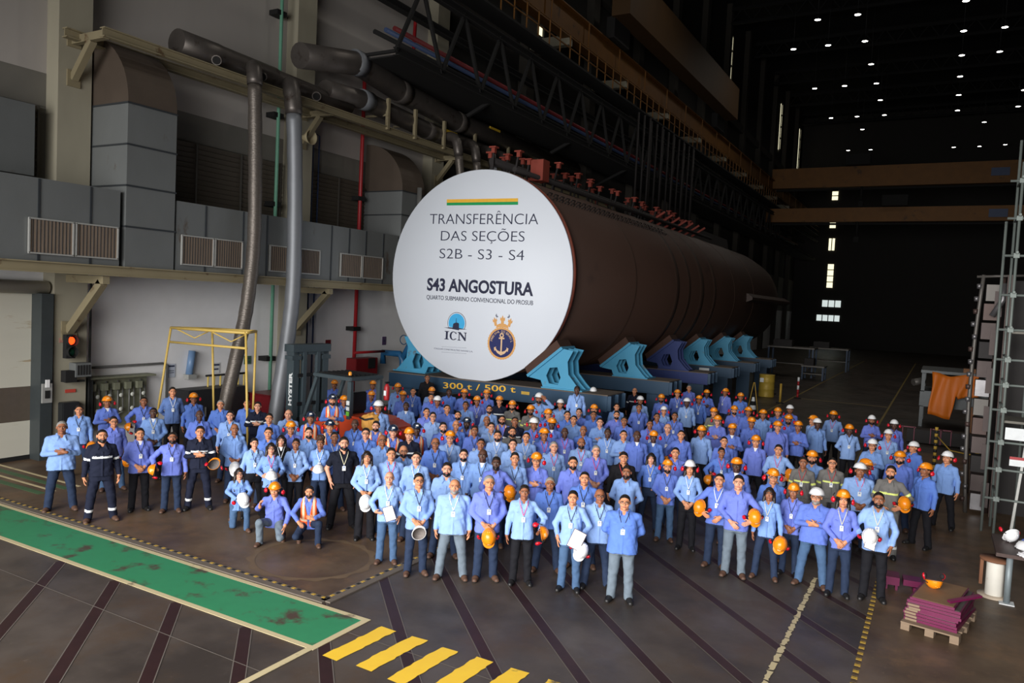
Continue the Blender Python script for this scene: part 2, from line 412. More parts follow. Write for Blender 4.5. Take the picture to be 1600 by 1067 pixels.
# ---------------------------------------------------------------- the hall itself
def struct(name, b, mats, **k): o = b.obj(name, mats, **k); o['kind'] = 'structure'; return o
WX = -20.5                                        # left wall plane
def floor_mat(name, base, dark, brown, rough=.42):
    m, nt, b = nodes(name); N, L = nt.nodes, nt.links
    tc = N.new('ShaderNodeTexCoord')
    def noise(sc_, det, rg=.6):
        n = N.new('ShaderNodeTexNoise'); n.inputs['Scale'].default_value = sc_; n.inputs['Detail'].default_value = det; n.inputs['Roughness'].default_value = rg; L.new(tc.outputs['Object'], n.inputs['Vector']); return n
    def ramp(src, p0, p1):
        r = N.new('ShaderNodeValToRGB'); r.color_ramp.elements[0].position = p0; r.color_ramp.elements[1].position = p1; L.new(src.outputs['Fac'], r.inputs['Fac']); return r.outputs['Color']
    def mix(fac, A, B):
        x = N.new('ShaderNodeMix'); x.data_type = 'RGBA'; L.new(fac, x.inputs['Factor'])
        for k, v in (('A', A), ('B', B)):
            if isinstance(v, tuple): x.inputs[k].default_value = v
            else: L.new(v, x.inputs[k])
        return x.outputs['Result']
    c = mix(ramp(noise(.55, 6), .40, .62), lin(base), lin(dark)); c = mix(ramp(noise(.9, 8, .7), .50, .72), c, lin(brown)); c = mix(ramp(noise(7, 8, .75), .60, .80), c, lin(tuple(v * 1.25 for v in base)))
    L.new(c, b.inputs['Base Color']); r = N.new('ShaderNodeMapRange'); n = noise(1.6, 6); L.new(n.outputs['Fac'], r.inputs['Value']); r.inputs['To Min'].default_value = rough - .14; r.inputs['To Max'].default_value = rough + .2; L.new(r.outputs['Result'], b.inputs['Roughness']); b.inputs['Specular IOR Level'].default_value = .35
    return m
FLO = floor_mat('hall_floor_concrete', (86, 77, 71), (60, 53, 49), (80, 64, 51))
BRN = floor_mat('brown_floor_plate', (108, 89, 70), (78, 62, 50), (124, 95, 68))
struct('floor', MB().box((-3, 57, -.1), (46, 146, .2)), FLO)
t = .004
b = MB(); b.box((-14.9, 15.2, t), (13.95, 13.0, .008)); struct('floor_plate', b, BRN)
b = MB(); b.box((6.2, 18, t), (13.7, 26, .006)); struct('floor_side_aisle', b, BRN)
RNG = mat('pale_worn_ring', (110, 90, 68), .6, var=.25, scale=3)
b = MB(); n = 56
for k in range(n):
    a0, a1 = 2 * math.pi * k / n, 2 * math.pi * (k + 1) / n; w0, w1 = [.12 + .05 * math.sin(k_ * 1.7) for k_ in (k, k + 1)]
    P = lambda a, r: (-9.35 + r * math.cos(a), 9.95 + r * .95 * math.sin(a), .0105)
    b.add([P(a0, 1.0), P(a0, 1.0 + w0), P(a1, 1.0 + w1), P(a1, 1.0)], [(0, 1, 2, 3)])
struct('floor_ring_marking', b, RNG)
RAIL = mat('dark_red_embedded_rail', (58, 36, 36), .5, .3, .3, 5); JOI = mat('pale_floor_joint', (104, 96, 90), .7)
k0 = 0
for k in range(-3, 17):                           # steel rails set flush in the floor at 45 degrees
    c = -.75 + 1.46 * k; w = .085 * 1.414
    def seg(x0, x1, hw, z, bb, off=0):
        if x1 - x0 < .3: return
        bb.add([(x0, c + off - x0 - hw, z), (x1, c + off - x1 - hw, z), (x1, c + off - x1 + hw, z), (x0, c + off - x0 + hw, z)], [(0, 1, 2, 3)])
    b = MB(); j = MB()
    for bb, hw, z, off in ((b, w, .0035, 0), (j, .010, .0045, w), (j, .010, .0045, -w)):
        if k <= 0: seg(c - 7.40, min(-3.0, c + 4), hw, z, bb, off)
        if k >= 1: seg(max(-7.80, c - 24), min(-.70, c - 3), hw, z, bb, off)
    k0 += 1; o = struct('floor_rail_strip', b, RAIL); struct('floor_rail_joint', j, JOI, parent=o)
b = MB(); b.box((-4, 8.05, .0048), (7.0, .012, .001)); b.box((-11, 6.6, .0048), (8, .012, .001)); b.box((-4.2, 4, .0048), (.012, 8, .001)); struct('floor_joint_line', b, JOI)
def paint(name, rgb, worn, amt):
    return mat(name, rgb, .55, 0, .08, 5, rust=worn, rustamt=amt, rscale=1.7)
GRN = paint('worn_green_floor_paint', (52, 138, 94), (80, 64, 54), .27); CRM = paint('worn_cream_line_paint', (206, 190, 150), (120, 104, 84), .05); YEL = paint('worn_yellow_floor_paint', (255, 204, 58), (96, 84, 66), .06)
b = MB(); b.box((-16.9, 7.96, .006), (19.9, 1.0, .004)); struct('floor_walkway_paint', b, GRN)
b = MB(); b.box((-16.9, 8.50, .0066), (20.0, .09, .005)); b.box((-16.9, 7.42, .0066), (20.0, .09, .005)); b.box((-6.92, 7.96, .0072), (.10, 1.17, .005)); b.box((-6.94, 5.18, .0080), (.10, 4.4, .005)); struct('floor_walkway_lines', b, CRM)
for k in range(7):                                # the yellow hatch, edges worn ragged
    r = random.Random(k); x = -6.55 + .53 * k; L_, R_ = [], []
    for i in range(15):
        f_ = i / 14; y = 7.38 + 1.10 * f_ - (.05 * r.random() if i in (0, 14) else 0); L_.append((x - .13 + .07 * f_ + r.uniform(-.012, .012), y, .007)); R_.append((x + .13 + .07 * f_ + r.uniform(-.012, .012), y + r.uniform(-.02, .02), .007))
    b = MB(); b.add(L_ + R_, [(i, i + 15, i + 16, i + 1) for i in range(14)]); struct('floor_hatch_stripe', b, YEL)
HZ = mat('hazard_black', (34, 32, 30), .6); HY = mat('hazard_yellow', (186, 150, 58), .6, var=.25); KRB = mat('worn_edge_concrete', (104, 94, 84), .7, var=.2)
b = MB(); b.box((-15.8, 8.68, .012), (15.9, .20, .02), 2); b.box((-7.85, 15.2, .012), (.20, 13.1, .02), 2)
for k in range(150): b.box((-23.6 + k * .105, 8.735, .024), (.066, .05, .004), 1 if k % 2 else 0)
for k in range(105): b.box((-7.905, 8.75 + k * .12, .024), (.05, .07, .004), 1 if k % 2 else 0)
struct('floor_edge_trim', b, [HZ, HY, KRB])
b = MB(); r = random.Random(5)
for k in range(26):
    y = 6.9 + k * .30; n_ = 5; yy = [y + .27 * i / n_ - .13 for i in range(n_ + 1)]
    b.add([(-1.635 - .035 + r.uniform(-.02, .015), v, .009) for v in yy] + [(-1.635 + .03 + r.uniform(-.015, .02), v + r.uniform(-.03, .03), .009) for v in yy], [(i, i + n_ + 1, i + n_ + 2, i + 1) for i in range(n_)])
struct('floor_dashed_line', b, CRM)
b = MB()
for k in range(90): b.box((-.665, 6.5 + k * .105, .010), (.075, .07, .004), 1 if k % 2 else 0)
struct('floor_hazard_line', b, [mat('worn_hazard_brown', (84, 66, 42), .6), HY])
b = MB()
for k in range(4): b.box((-18.6, 9.45 + k * .28, .012), (3.6, .07 if k % 2 else .16, .004), k % 2)
struct('floor_door_stripe', b, [mat('faded_green_stripe', (74, 104, 70), .6, var=.3), CRM])
b = MB(); b.box((-7.02, 62, .006), (.10, 60, .004)); b.box((-2.1, 60, .006), (.10, 70, .004)); b.box((-4.6, 45.5, .006), (4.8, .09, .004)); struct('floor_aisle_line', b, mat('faded_yellow_line', (150, 128, 70), .6, var=.3))

WLO = mat('lower_wall_paint', (240, 239, 240), .8, 0, .05, 2.5, .05); WUP = mat('upper_wall_sheet', (172, 166, 161), .75, 0, .07, 1.4, stretch=(1, 1, .25)); CON = mat('column_concrete', (156, 150, 132), .85, 0, .10, 2.2, .1, stretch=(1, 1, .4)); CO2 = mat('shaded_concrete', (66, 62, 56), .9, 0, .12, 1.5); BND = mat('grey_band_concrete', (112, 109, 102), .85, 0, .10, 2); DKW = mat('far_wall_cladding', (40, 37, 34), .8, 0, .15, 1); CEI = mat('roof_deck', (18, 18, 19), .9)
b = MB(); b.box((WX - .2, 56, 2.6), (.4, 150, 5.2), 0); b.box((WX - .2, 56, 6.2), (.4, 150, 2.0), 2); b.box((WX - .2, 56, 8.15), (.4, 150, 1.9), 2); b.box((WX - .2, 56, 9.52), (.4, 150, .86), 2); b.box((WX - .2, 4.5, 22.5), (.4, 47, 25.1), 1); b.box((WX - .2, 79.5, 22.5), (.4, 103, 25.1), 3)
struct('wall_left', b, [WLO, WUP, BND, mat('shaded_wall_sheet', (44, 41, 38), .9, 0, .1, 1)])  # far stretch of upper sheet coloured dark to imitate the unlit hall
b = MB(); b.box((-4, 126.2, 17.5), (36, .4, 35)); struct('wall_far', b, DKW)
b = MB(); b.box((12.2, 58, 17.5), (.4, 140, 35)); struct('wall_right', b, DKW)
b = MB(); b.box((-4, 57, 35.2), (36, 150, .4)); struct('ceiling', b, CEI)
PY = [3.3, 11.85, 20.0, 28.2, 36.4, 44.6, 52.8, 61, 69.2, 77.4, 85.6, 93.8, 102, 110.2, 118.4]
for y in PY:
    b = MB(); b.box((WX + .26, y + .06, 17.5), (.52, .88, 35)); struct('wall_pillar', b, CON if y < 30 else CO2)  # far pillars and upper frame: concrete darkened to paint in the hall's dimness
LOU = mat('dark_louvre_slat', (86, 78, 68), .7, .2); TRM = mat('louvre_frame_steel', (84, 80, 74), .6, .3)
wn = 0
for y0, y1 in ((4.2, 11.2), (12.5, 19.4), (20.6, 27.6), (28.8, 35.8)):   # louvred openings above the ledge
    wn += 1; b = MB(); b.box((WX + .02, (y0 + y1) / 2, 8.12), (.06, y1 - y0, 1.86)); o = struct('window_%d' % wn, b, mat('louvre_recess', (24, 22, 21), .9)); s = MB()
    for k in range(12): s.box((WX + .09, (y0 + y1) / 2, 7.28 + k * .155), (.02, y1 - y0, .15), 0, M=np.array(Matrix.Rotation(.5, 3, 'Y')))
    struct('louvre_slats', s, LOU, parent=o); fr = MB()
    for k in range(5): fr.box((WX + .16, y0 + (y1 - y0) * k / 4, 8.12), (.03, .06, 1.86))
    struct('louvre_frame', fr, TRM, parent=o)
GLO = mat('daylight_through_pane', (246, 238, 200), .5, emit=1.35); GLOW = mat('daylight_through_far_pane', (226, 238, 236), .5, emit=.8); MUL = mat('window_bar', (44, 42, 38), .7)
def glow_window(name, c, d, ny, nz, m=GLO):        # a lit window with its bars
    o = struct(name, MB().box(c, d), m); g = MB(); ax = 0 if d[0] < d[1] else 1
    W = d[1 - ax]; e = list(c); off = .08 if ax == 0 else -.08
    for k in range(ny + 1):
        q = list(c); q[ax] += off; q[1 - ax] += W * (k / ny - .5); s = [.12, .12, d[2]]; g.box(q, s)
    for k in range(nz + 1):
        q = list(c); q[ax] += off; q[2] += d[2] * (k / nz - .5); s = [.12, .12, .12]; s[1 - ax] = W; g.box(q, s)
    struct('window_bars', g, MUL, parent=o)
wn = 4
for i, y in enumerate((79.3, 93.9, 107.2, 122.4)): wn += 1; glow_window('window_%d' % wn, (WX + .06, y, 29.6), (.08, .75, 6.0), 1, 4)
wn += 1; glow_window('window_%d' % wn, (WX + .06, 37.6, 20.6), (.08, 1.5, 2.6), 2, 4)
for x, z0, z1, w, nx, nz in ((-15.3, 21.8, 23.2, .95, 1, 2), (-15.35, 17.7, 18.7, .95, 1, 1), (-15.3, 14.4, 16.3, .95, 2, 1), (-15.2, 8.9, 12.5, .95, 1, 4), (-14.75, 6.05, 7.15, 2.7, 3, 1), (-15.1, 3.95, 4.95, 3.3, 4, 1)):
    wn += 1; glow_window('window_%d' % wn, (x, 125.94, 4.7 + ((z0 + z1) / 2 - 4.7) * 1.03), (w * 1.03, .08, (z1 - z0) * 1.03), nx, nz, GLO if z0 > 8 else GLOW)
# upper concrete wall frame between the columns
b = MB()
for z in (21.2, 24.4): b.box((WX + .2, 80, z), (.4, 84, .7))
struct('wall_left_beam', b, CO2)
DRK = mat('dark_steel_truss', (20, 19, 19), .85, 0, .2); YST = mat('dirty_yellow_crane_steel', (112, 72, 20), .6, .1, .25, 1.5, rust=(56, 38, 20), rustamt=.05, rscale=.8)
for k in range(10):                               # roof trusses
    y = 22 + k * 11; b = MB(); b.ibeam((-20, y, 34.4), (12, y, 34.4), .3, .4); b.ibeam((-20, y, 33.0), (12, y, 33.0), .25, .3)
    for i in range(16): b.bar((-20 + i * 2, y, 33.0), (-19 + i * 2, y, 34.4), .1, .1); b.bar((-19 + i * 2, y, 34.4), (-18 + i * 2, y, 33.0), .1, .1)
    struct('ceiling_beam', b, DRK)

# ---- lamps under the roof
LMP = mat('lamp_glow', (255, 250, 240), .5, emit=11.); HSG = mat('lamp_housing', (60, 60, 62), .5, .5)
lm = MB().lathe([(.0, .34), (.06, .32), (.16, .18), (.24, .02), (.235, .0)], 14).mesh('lamp_shade', [HSG]); lg = MB().lathe([(.0, .0), (.225, .0), (.225, .03), (.0, .03)], 14).mesh('lamp_lens', [LMP]); rod = MB().tube([(0, 0, .3), (0, 0, 5.1)], .02, 6).mesh('lamp_rod', [HSG])
spots = [(-10.1, 65), (-7.2, 65), (0, 65), (-12.95, 71.4), (-10.1, 71.4), (-7.2, 71.4), (0, 71.6), (2.8, 71.8), (-7.2, 78), (0, 78), (2.8, 78), (-12.95, 84.4), (-10.1, 84.4), (-7.2, 84.5), (0, 84.6), (-7.25, 91), (0, 91.4), (5.6, 91.4), (-12.9, 97.5), (-10.1, 97.6), (-7.25, 97.8), (0, 98), (5.6, 98), (-10.1, 104.4), (2.8, 104.5), (-12.95, 117), (-10.1, 117.2), (-0.1, 118.3), (2.85, 118.5), (5.7, 118.2)]
RO = ('first', 'second', 'third', 'fourth', 'fifth', 'sixth', 'seventh', 'eighth', 'ninth')
ys_ = []
for x, y in sorted(spots, key=lambda q: q[1]):
    if not ys_ or y - ys_[-1] > 3: ys_.append(y)
for i, (x, y) in enumerate(sorted(spots, key=lambda q: (q[1], q[0]))):
    o = empty('ceiling_lamp', (x, y, 28)); link('lamp_shade', lm, o); link('lamp_lens', lg, o); link('lamp_rod', rod, o)
    row = max(k for k, v in enumerate(ys_) if y >= v - 3); col = sorted(p[0] for p in spots if max(k for k, v in enumerate(ys_) if p[1] >= v - 3) == row).index(x)
    tag(o, 'lit round high bay lamp, %s from left in %s row of roof lamps' % (RO[col], RO[row]), 'lamp', 'high bay lamps under the dark roof')
l = bpy.data.lights.new('roof_lamp_light', 'SPOT'); l.spot_size = math.radians(150); l.spot_blend = .6; l.energy = 600; l.color = (1, .95, .86); l.shadow_soft_size = .4
for x, y in ((-10, 25), (0, 25), (-10, 45), (0, 45), (-10, 65), (0, 71)):
    p = bpy.data.objects.new('roof_lamp_light', l); C.objects.link(p); p.location = (x, y, 27.6)
# ---------------------------------------------------------------- things on the left wall
GALV = mat('galvanised_sheet', (119, 122, 122), .55, .35, .12, 1.6, rust=(96, 84, 74), rustamt=.02, rscale=1.2, stretch=(1, 1, .5)); GALD = mat('stained_galvanised_sheet', (94, 82, 72), .6, .4, .2, 1.5); SEAM = mat('duct_seam', (66, 70, 74), .5, .5)
CRS = mat('cream_painted_steel', (142, 131, 104), .6, .1, .12, 2, rust=(104, 84, 60), rustamt=.04, rscale=2.5); GRL = mat('dusty_intake_grille', (128, 112, 98), .85, .1, .35, 3, stretch=(8, 8, .6)); GFR = mat('pale_grille_frame', (176, 176, 172), .5, .3)
PIP = mat('lagged_steel_pipe', (98, 92, 88), .42, .6, .25, 3, rust=(70, 60, 54), rustamt=.1, rscale=2); FLX = mat('flexible_duct_foil', (104, 97, 91), .42, .5, .3, 9, .6, stretch=(1, 1, 4)); FLG = mat('smooth_grey_duct', (124, 127, 132), .5, .35, .06)
LX = -18.4                                        # outer face of the ledge and the ducting on it
o = empty('service_ledge', (LX, 12, 5)); tag(o, 'cream steel service ledge running along the left wall under the grey ducting', 'ledge')
def cp(b, name, m, root): c = b.obj(name, m, root); c.matrix_parent_inverse = Matrix.Translation(root.location).inverted(); return c
cp(MB().ibeam((LX, -8, 4.96), (LX, 44, 4.96), .22, .26, .03), 'edge_beam', CRS, o); cp(MB().box(((LX + WX + .54) / 2, 18, 5.03), (LX - WX - .56, 52, .06)), 'deck_plate', SEAM, o)
for y in PY[1:5]:
    b = MB(); b.bar((WX + .52, y, 4.72), (LX, y, 4.72), .18, .2); b.bar((WX + .55, y, 3.35), (LX - .15, y, 4.66), .18, .2); b.box((WX + .54, y, 3.35), (.06, .4, .5)); cp(b, 'bracket', CRS, o)
def duct(name, y0, y1, ztop, lab):
    xo, xi = LX - .12, WX + .1; o = empty(name, (xi, y0, 5.07)); tag(o, lab, 'duct', None)
    zs = np.linspace(5.08, ztop, 5)
    for i in range(4):
        b = MB(); b.box(((xo + xi) / 2, (y0 + y1) / 2, (zs[i] + zs[i + 1]) / 2), (xo - xi, y1 - y0, zs[i + 1] - zs[i] - .03)); c = cp(b, 'duct_section', GALV, o)
        b = MB(); b.box(((xo + xi) / 2, (y0 + y1) / 2, zs[i + 1]), (xo - xi + .05, y1 - y0 + .05, .045)); f = b.obj('flange', SEAM, c)
    R_ = xo - xi; poly = [(xi + R_ * math.cos(a), ztop + .02 + R_ * math.sin(a) * .98) for a in np.linspace(0, math.pi / 2, 14)] + [(xi + .12 * math.cos(a), ztop + .02 + .12 * math.sin(a)) for a in np.linspace(math.pi / 2, 0, 5)]
    cp(MB().prism(poly, y0, y1), 'elbow', GALD, o); return o
duct('air_duct', 12.42, 13.86, 9.30, 'square grey air duct with a brown rounded elbow beside the big pillar'); duct('air_duct', 23.9, 25.35, 8.75, 'square grey air duct half hidden by the round white sign')
GRP = [(10.02, 11.05), (11.12, 12.2), (14.1, 15.15), (15.22, 16.2), (17.3, 18.35), (18.6, 19.5), (20.55, 21.65), (21.72, 22.85)]
def plenum(y0, y1, zt, lab, grilles, joints):
    o = empty('air_handling_box', (LX - .9, y0, 5.07)); tag(o, lab, 'air handling unit')
    cp(MB().box((LX - .95, (y0 + y1) / 2, (5.07 + zt) / 2), (1.6, y1 - y0, zt - 5.07)), 'casing', GALV, o)
    for y in joints: cp(MB().box((LX - .145, y, (5.07 + zt) / 2), (.03, .05, zt - 5.1)), 'joint_strip', SEAM, o)
    for y in grilles:
        b = MB(); b.box((LX - .13, (y[0] + y[1]) / 2, 5.67), (.04, y[1] - y[0], .76)); g = cp(b, 'intake_grille', GRL, o)
        b = MB()
        for yy in y: b.box((LX - .105, yy, 5.67), (.05, .035, .80))
        for zz in (5.27, 6.07): b.box((LX - .105, (y[0] + y[1]) / 2, zz), (.05, y[1] - y[0] + .03, .035))
        for k in range(1, 12): b.box((LX - .11, y[0] + (y[1] - y[0]) * k / 12, 5.67), (.02, .012, .76), 1)
        f = b.obj('grille_frame', [GFR, SEAM], g)
plenum(-2, 12.28, 7.02, 'long grey sheet metal air box with two dusty grilles, left of square duct', GRP[:2], [y for y in np.arange(-1, 12, 1.25)])
plenum(13.95, 23.8, 7.0, 'long grey sheet metal air box with six dusty grilles, behind the hanging ducts', GRP[2:], [14.9, 16.25, 17.2, 18.5, 20.1, 21.0, 21.9, 22.9])
b = MB(); b.box((WX + .3, 8.6, 8.1), (.5, 4.6, 1.75)); o = b.obj('air_cabinet', GALV); tag(o, 'grey sheet metal cabinet high above the ledge at the photo\'s left edge', 'cabinet')
# pipe rack with its brackets
GX, GZ = -18.62, 10.87
o = empty('pipe_rack', (GX, 12, GZ)); tag(o, 'cream steel pipe rack bracketed high on the left wall pillars', 'pipe rack')
cp(MB().ibeam((GX, 11.75, GZ), (GX, 46, GZ), .2, .24, .03), 'rail', CRS, o); cp(MB().ibeam((GX - 1.0, 11.4, GZ), (GX - 1.0, 46, GZ), .2, .24, .03), 'rail', CRS, o)
for y in PY[1:5]:
    b = MB(); b.bar((WX + .52, y, GZ - .04), (GX, y, GZ - .04), .16, .2); b.bar((WX + .55, y, GZ - 1.0), (GX - .55, y, GZ - .12), .17, .17); b.box((WX + .54, y, GZ), (.05, .36, .42)); b.box((WX + .54, y, GZ - 1.0), (.05, .34, .42)); cp(b, 'bracket', CRS, o)
for y in (22.9, 24.6, 26.6, 29, 32, 35): 
    cp(MB().bar((GX + .05, y, GZ), (GX + .05, y, GZ + 1.15), .12, .12).bar((GX + .05, y, GZ + .55), (GX - 1.0, y, GZ + .55), .08, .08), 'upright', CRS, o)
PX = -18.95
SYLB = mat('yellow_pipe_label', (196, 160, 40), .6)
o = empty('ventilation_pipe', (PX, 14, 11.4)); tag(o, 'thick blunt ended ventilation pipe tapering along the pipe rack', 'pipe')
cp(MB().tube([(PX, 14.1, 11.4), (PX, 15.4, 11.4), (PX, 15.6, 11.4), (PX, 17.6, 11.38), (PX, 17.8, 11.36), (PX, 19.4, 11.34), (PX, 19.6, 11.33), (PX, 21.2, 11.3)], [.36, .36, .34, .32, .30, .28, .25, .23], 20), 'pipe_run', PIP, o)
for y, r in ((15.5, .14), (17.2, .13), (18.6, .13), (19.5, .15)): cp(MB().tube([(PX + .1, y - .1, 11.3), (PX + .48, y - .45, 11.12)], r, 12).tube([(PX + .48, y - .45, 11.12), (PX + .5, y - .465, 11.11)], r * .8, 12, 1), 'branch_stub', [PIP, DRK], o)
def hose(lab, pts, r, m, em=PIP, ne=4):
    o = empty('hanging_duct', pts[0]); tag(o, lab, 'hanging duct')
    sp = []; P = [np.array(p, float) for p in pts]
    for i in range(len(P) - 1):
        a, b_, c, d = P[max(i - 1, 0)], P[i], P[i + 1], P[min(i + 2, len(P) - 1)]
        for t in np.linspace(0, 1, 9)[:-1]: sp.append(.5 * ((2 * b_) + (-a + c) * t + (2 * a - 5 * b_ + 4 * c - d) * t * t + (-a + 3 * b_ - 3 * c + d) * t ** 3))
    sp.append(P[-1]); rr = [r * (1 + .035 * math.sin(i * 1.9)) for i in range(len(sp))]
    k = 8 * 2; cp(MB().tube(sp[:k + 1], [q * 1.15 for q in rr[:k + 1]], 14), 'elbow', em, o); cp(MB().tube(sp[k:], rr[k:], 16), 'hose', m, o); return o
hose('ribbed foil duct hanging from pipe rack, slanting to floor behind the yellow frame', [(PX + .1, 16.7, 11.3), (PX + .55, 16.35, 11.25), (LX + .22, 16.2, 10.7), (LX + .22, 16.3, 8.6), (LX + .22, 16.35, 6.2), (LX + .24, 16.2, 4.6), (LX + .26, 15.95, 3.3), (LX + .28, 15.4, 1.2), (LX + .28, 15.2, .25)], .20, FLX)
hose('smooth grey duct hanging from pipe rack, ending beside the forklift mast', [(PX + .1, 18.3, 11.2), (PX + .6, 17.8, 11.1), (LX + .26, 17.75, 10.2), (LX + .26, 17.9, 8.0), (LX + .28, 17.95, 5.0), (LX + .3, 17.8, 3.4), (LX + .32, 17.45, 1.4), (LX + .32, 17.3, .25)], .235, FLG)
for pts, r, lab in (([(GX - .2, 18.6, 12.35), (GX - .2, 21.4, 12.9), (GX - .2, 24, 12.55), (GX - .2, 28, 12.3), (GX - .2, 40, 12.3)], .42, 'fat grey lagged pipe looping above the pipe rack, uppermost of its pair'), ([(GX - .3, 19.9, 11.6), (GX - .3, 22, 11.75), (GX - .3, 26, 11.5), (GX - .3, 40, 11.5)], .34, 'fat grey lagged pipe lying on pipe rack, lower of its pair')):
    o = empty('lagged_pipe', pts[0]); tag(o, lab, 'pipe'); cp(MB().tube(pts, r, 16), 'pipe_run', PIP, o)
    cp(MB().box((pts[0][0] + r * .86, 30.5 if r > .4 else 27.2, pts[-1][2] + r * .3), (.05, .9, .28)), 'yellow_label', SYLB, o)
    for k in range(1, len(pts) - 1): cp(MB().tube([np.array(pts[k]) + (0, -.25, 0), np.array(pts[k]) + (0, .25, 0)], r + .03, 16), 'foil_collar', FLG if k == 1 else PIP, o)
for i, (y, dx, lab) in enumerate(((27.0, .1, 'nearest'), (28.4, .1, 'second'), (29.8, .1, 'third'), (31.0, .5, 'farthest'))):
    hose('short grey duct dropping from pipe rack behind the sign, %s of four' % lab, [(GX - .1, y, 11.5), (GX + .5, y - .2, 11.3), (GX + .7, y - .2, 10.6), (GX + .7 + dx, y + dx, 8.6), (GX + .75 + dx * 2, y + dx * 2, 6.8)], .17, FLX if i < 2 else FLG)
# wall pipes and conduits
def pipe(name, lab, pts, r, m, clamps=(), cat='pipe'):
    o = empty(name, pts[0]); tag(o, lab, cat); cp(MB().tube(pts, r, 10), 'pipe_run', m, o)
    for c in clamps: cp(MB().box((WX + .25, c[0], c[1]), (.4, .42, .16)), 'clamp', DRK, o)
GRP_ = mat('green_pipe_paint', (112, 170, 144), .5, 0, .1); REDP = mat('red_pipe_paint', (166, 34, 40), .45, 0, .1); BLUP = mat('blue_conduit_paint', (58, 74, 108), .5); YELP = mat('yellow_pipe_paint', (214, 186, 92), .5); GRYC = mat('grey_conduit', (120, 120, 118), .5, .4); TEAL = mat('blue_pump_paint', (34, 92, 138), .4, 0, .12)
pipe('green_wall_pipe', 'thin pale green vertical pipe on pillar behind the hanging ducts', [(WX + .42, 18.95, .9), (WX + .42, 18.95, 20)], .06, GRP_, ((18.95, 2.3), (18.95, 7.6), (18.95, 10.6), (18.95, 14)))
pipe('red_fire_pipe', 'red vertical fire pipe behind the round sign, bending along the wall top', [(WX + .35, 23.35, .8), (WX + .35, 23.35, 13.0), (WX + .5, 23.6, 13.35), (WX + .8, 25.2, 13.5), (WX + .9, 25.6, 13.8), (WX + .9, 25.7, 16)], .075, REDP, ((23.35, 3.3), (23.35, 8.4)))
for i, yy in enumerate((20.95, 21.25)): pipe('blue_conduit', 'thin blue conduit on wall beside the loudspeaker, %s of two' % ('left' if i == 0 else 'right'), [(WX + .12, yy, .9), (WX + .12, yy, 10.1 + .3 * i), (WX + .12, yy - .6 - .3 * i, 10.25 + .35 * i)], .03, BLUP, (), 'conduit')
pipe('grey_conduit', 'grey conduit framing the gauge panel on the white wall', [(WX + .08, 12.6, 2.28), (WX + .08, 15.0, 2.30), (WX + .08, 15.15, 2.25), (WX + .08, 15.15, .5)], .035, GRYC, (), 'conduit')
pipe('dark_wall_conduit', 'thin dark conduit down the pillar beside the traffic light', [(WX + .55, 12.42, .8), (WX + .55, 12.42, 4.7)], .03, DRK, (), 'conduit')
o = empty('horn_loudspeaker', (WX + .55, 20.0, 10.05)); tag(o, 'cream horn loudspeaker on the pillar beside the grey duct', 'loudspeaker'); SPK = mat('cream_plastic', (200, 186, 150), .5)
MB().lathe([(.0, -.22), (.09, -.22), (.10, -.02), (.14, .10), (.26, .36), (.25, .36), (.12, .1), (.0, .05)], 18, (.05, 0, 0), 0, 'x').obj('horn', SPK, o); MB().box((-.02, 0, -.05), (.2, .08, .08)).obj('mount', DRK, o)
# yellow gas manifold at the back wall
o = empty('gas_manifold', (WX + .3, 17.2, 1.6)); tag(o, 'row of thin yellow valve drops on wall behind the yellow frame', 'manifold')
MB().tube([(0, -.8, .25), (0, .8, .25)], .035, 8).obj('header_pipe', DRK, o)
for k in range(7): MB().tube([(0, -.72 + k * .24, .25), (0, -.72 + k * .24, -.55)], .028, 8).obj('valve_drop', YELP, o)

# ---------------------------------------------------------------- left corner: roller door, lights, panels
DCU = mat('cream_door_curtain', (206, 202, 188), .6, 0, .05, 1.2, rust=(168, 146, 112), rustamt=.0, rscale=1.2, stretch=(1, .4, 3)); DWI = mat('brown_clear_vinyl', (96, 86, 76), .25, 0, .1); DPO = mat('dark_grey_guide', (62, 68, 70), .5, .2)
o = empty('roller_door', (WX + .1, 8, 0)); tag(o, 'cream fabric roller door with a brown see-through strip at left edge', 'door')
cp(MB().box((WX + .12, 7.7, 3.15), (.06, 7.4, 2.5)), 'upper_curtain', DCU, o); cp(MB().box((WX + .12, 7.7, 1.46), (.05, 7.4, .98)), 'vision_strip', DWI, o); cp(MB().box((WX + .12, 7.7, .53), (.06, 7.4, .96)), 'lower_curtain', DCU, o)
cp(MB().tube([(WX + .3, 4.2, 4.45), (WX + .3, 11.40, 4.45)], .17, 16), 'roll_housing', DCU, o); b = MB(); b.box((WX + .31, 11.26, 2.15), (.58, .30, 4.3)); g = cp(b, 'side_guide', DPO, o)
b = MB(); b.box((WX + .62, 11.26, 1.75), (.05, .25, .5), 0); b.box((WX + .65, 11.26, 1.72), (.03, .12, .2), 1); b.box((WX + .65, 11.26, 2.0), (.03, .1, .2), 2); f = b.obj('control_box', [GFR, DRK, WLO], g)
b = MB(); b.box((WX + .12, 8, .06), (.1, 7.4, .12)); cp(b, 'rubber_seal', DRK, o)
o = empty('traffic_light', (WX + .72, 11.76, 2.95)); tag(o, 'two-lamp traffic light lit red on the pillar beside the roller door', 'traffic light')
MB().box((0, 0, 0), (.16, .24, .62)).obj('housing', DRK, o)
for z, m, n in ((.15, mat('lit_red_lamp', (255, 52, 14), .4, emit=5.), 'red_lamp'), (-.15, mat('unlit_green_lens', (10, 70, 48), .3), 'green_lamp')):
    s = MB().lathe([(.0, .10), (.06, .095), (.115, .075), (.12, .06)], 20, (0, 0, z), 0, 'x').obj(n, m, o); v = MB().tube([(.08, 0, z + .005), (.20, 0, z + .015)], .135, 18, 0, False).obj('visor', DRK, s)
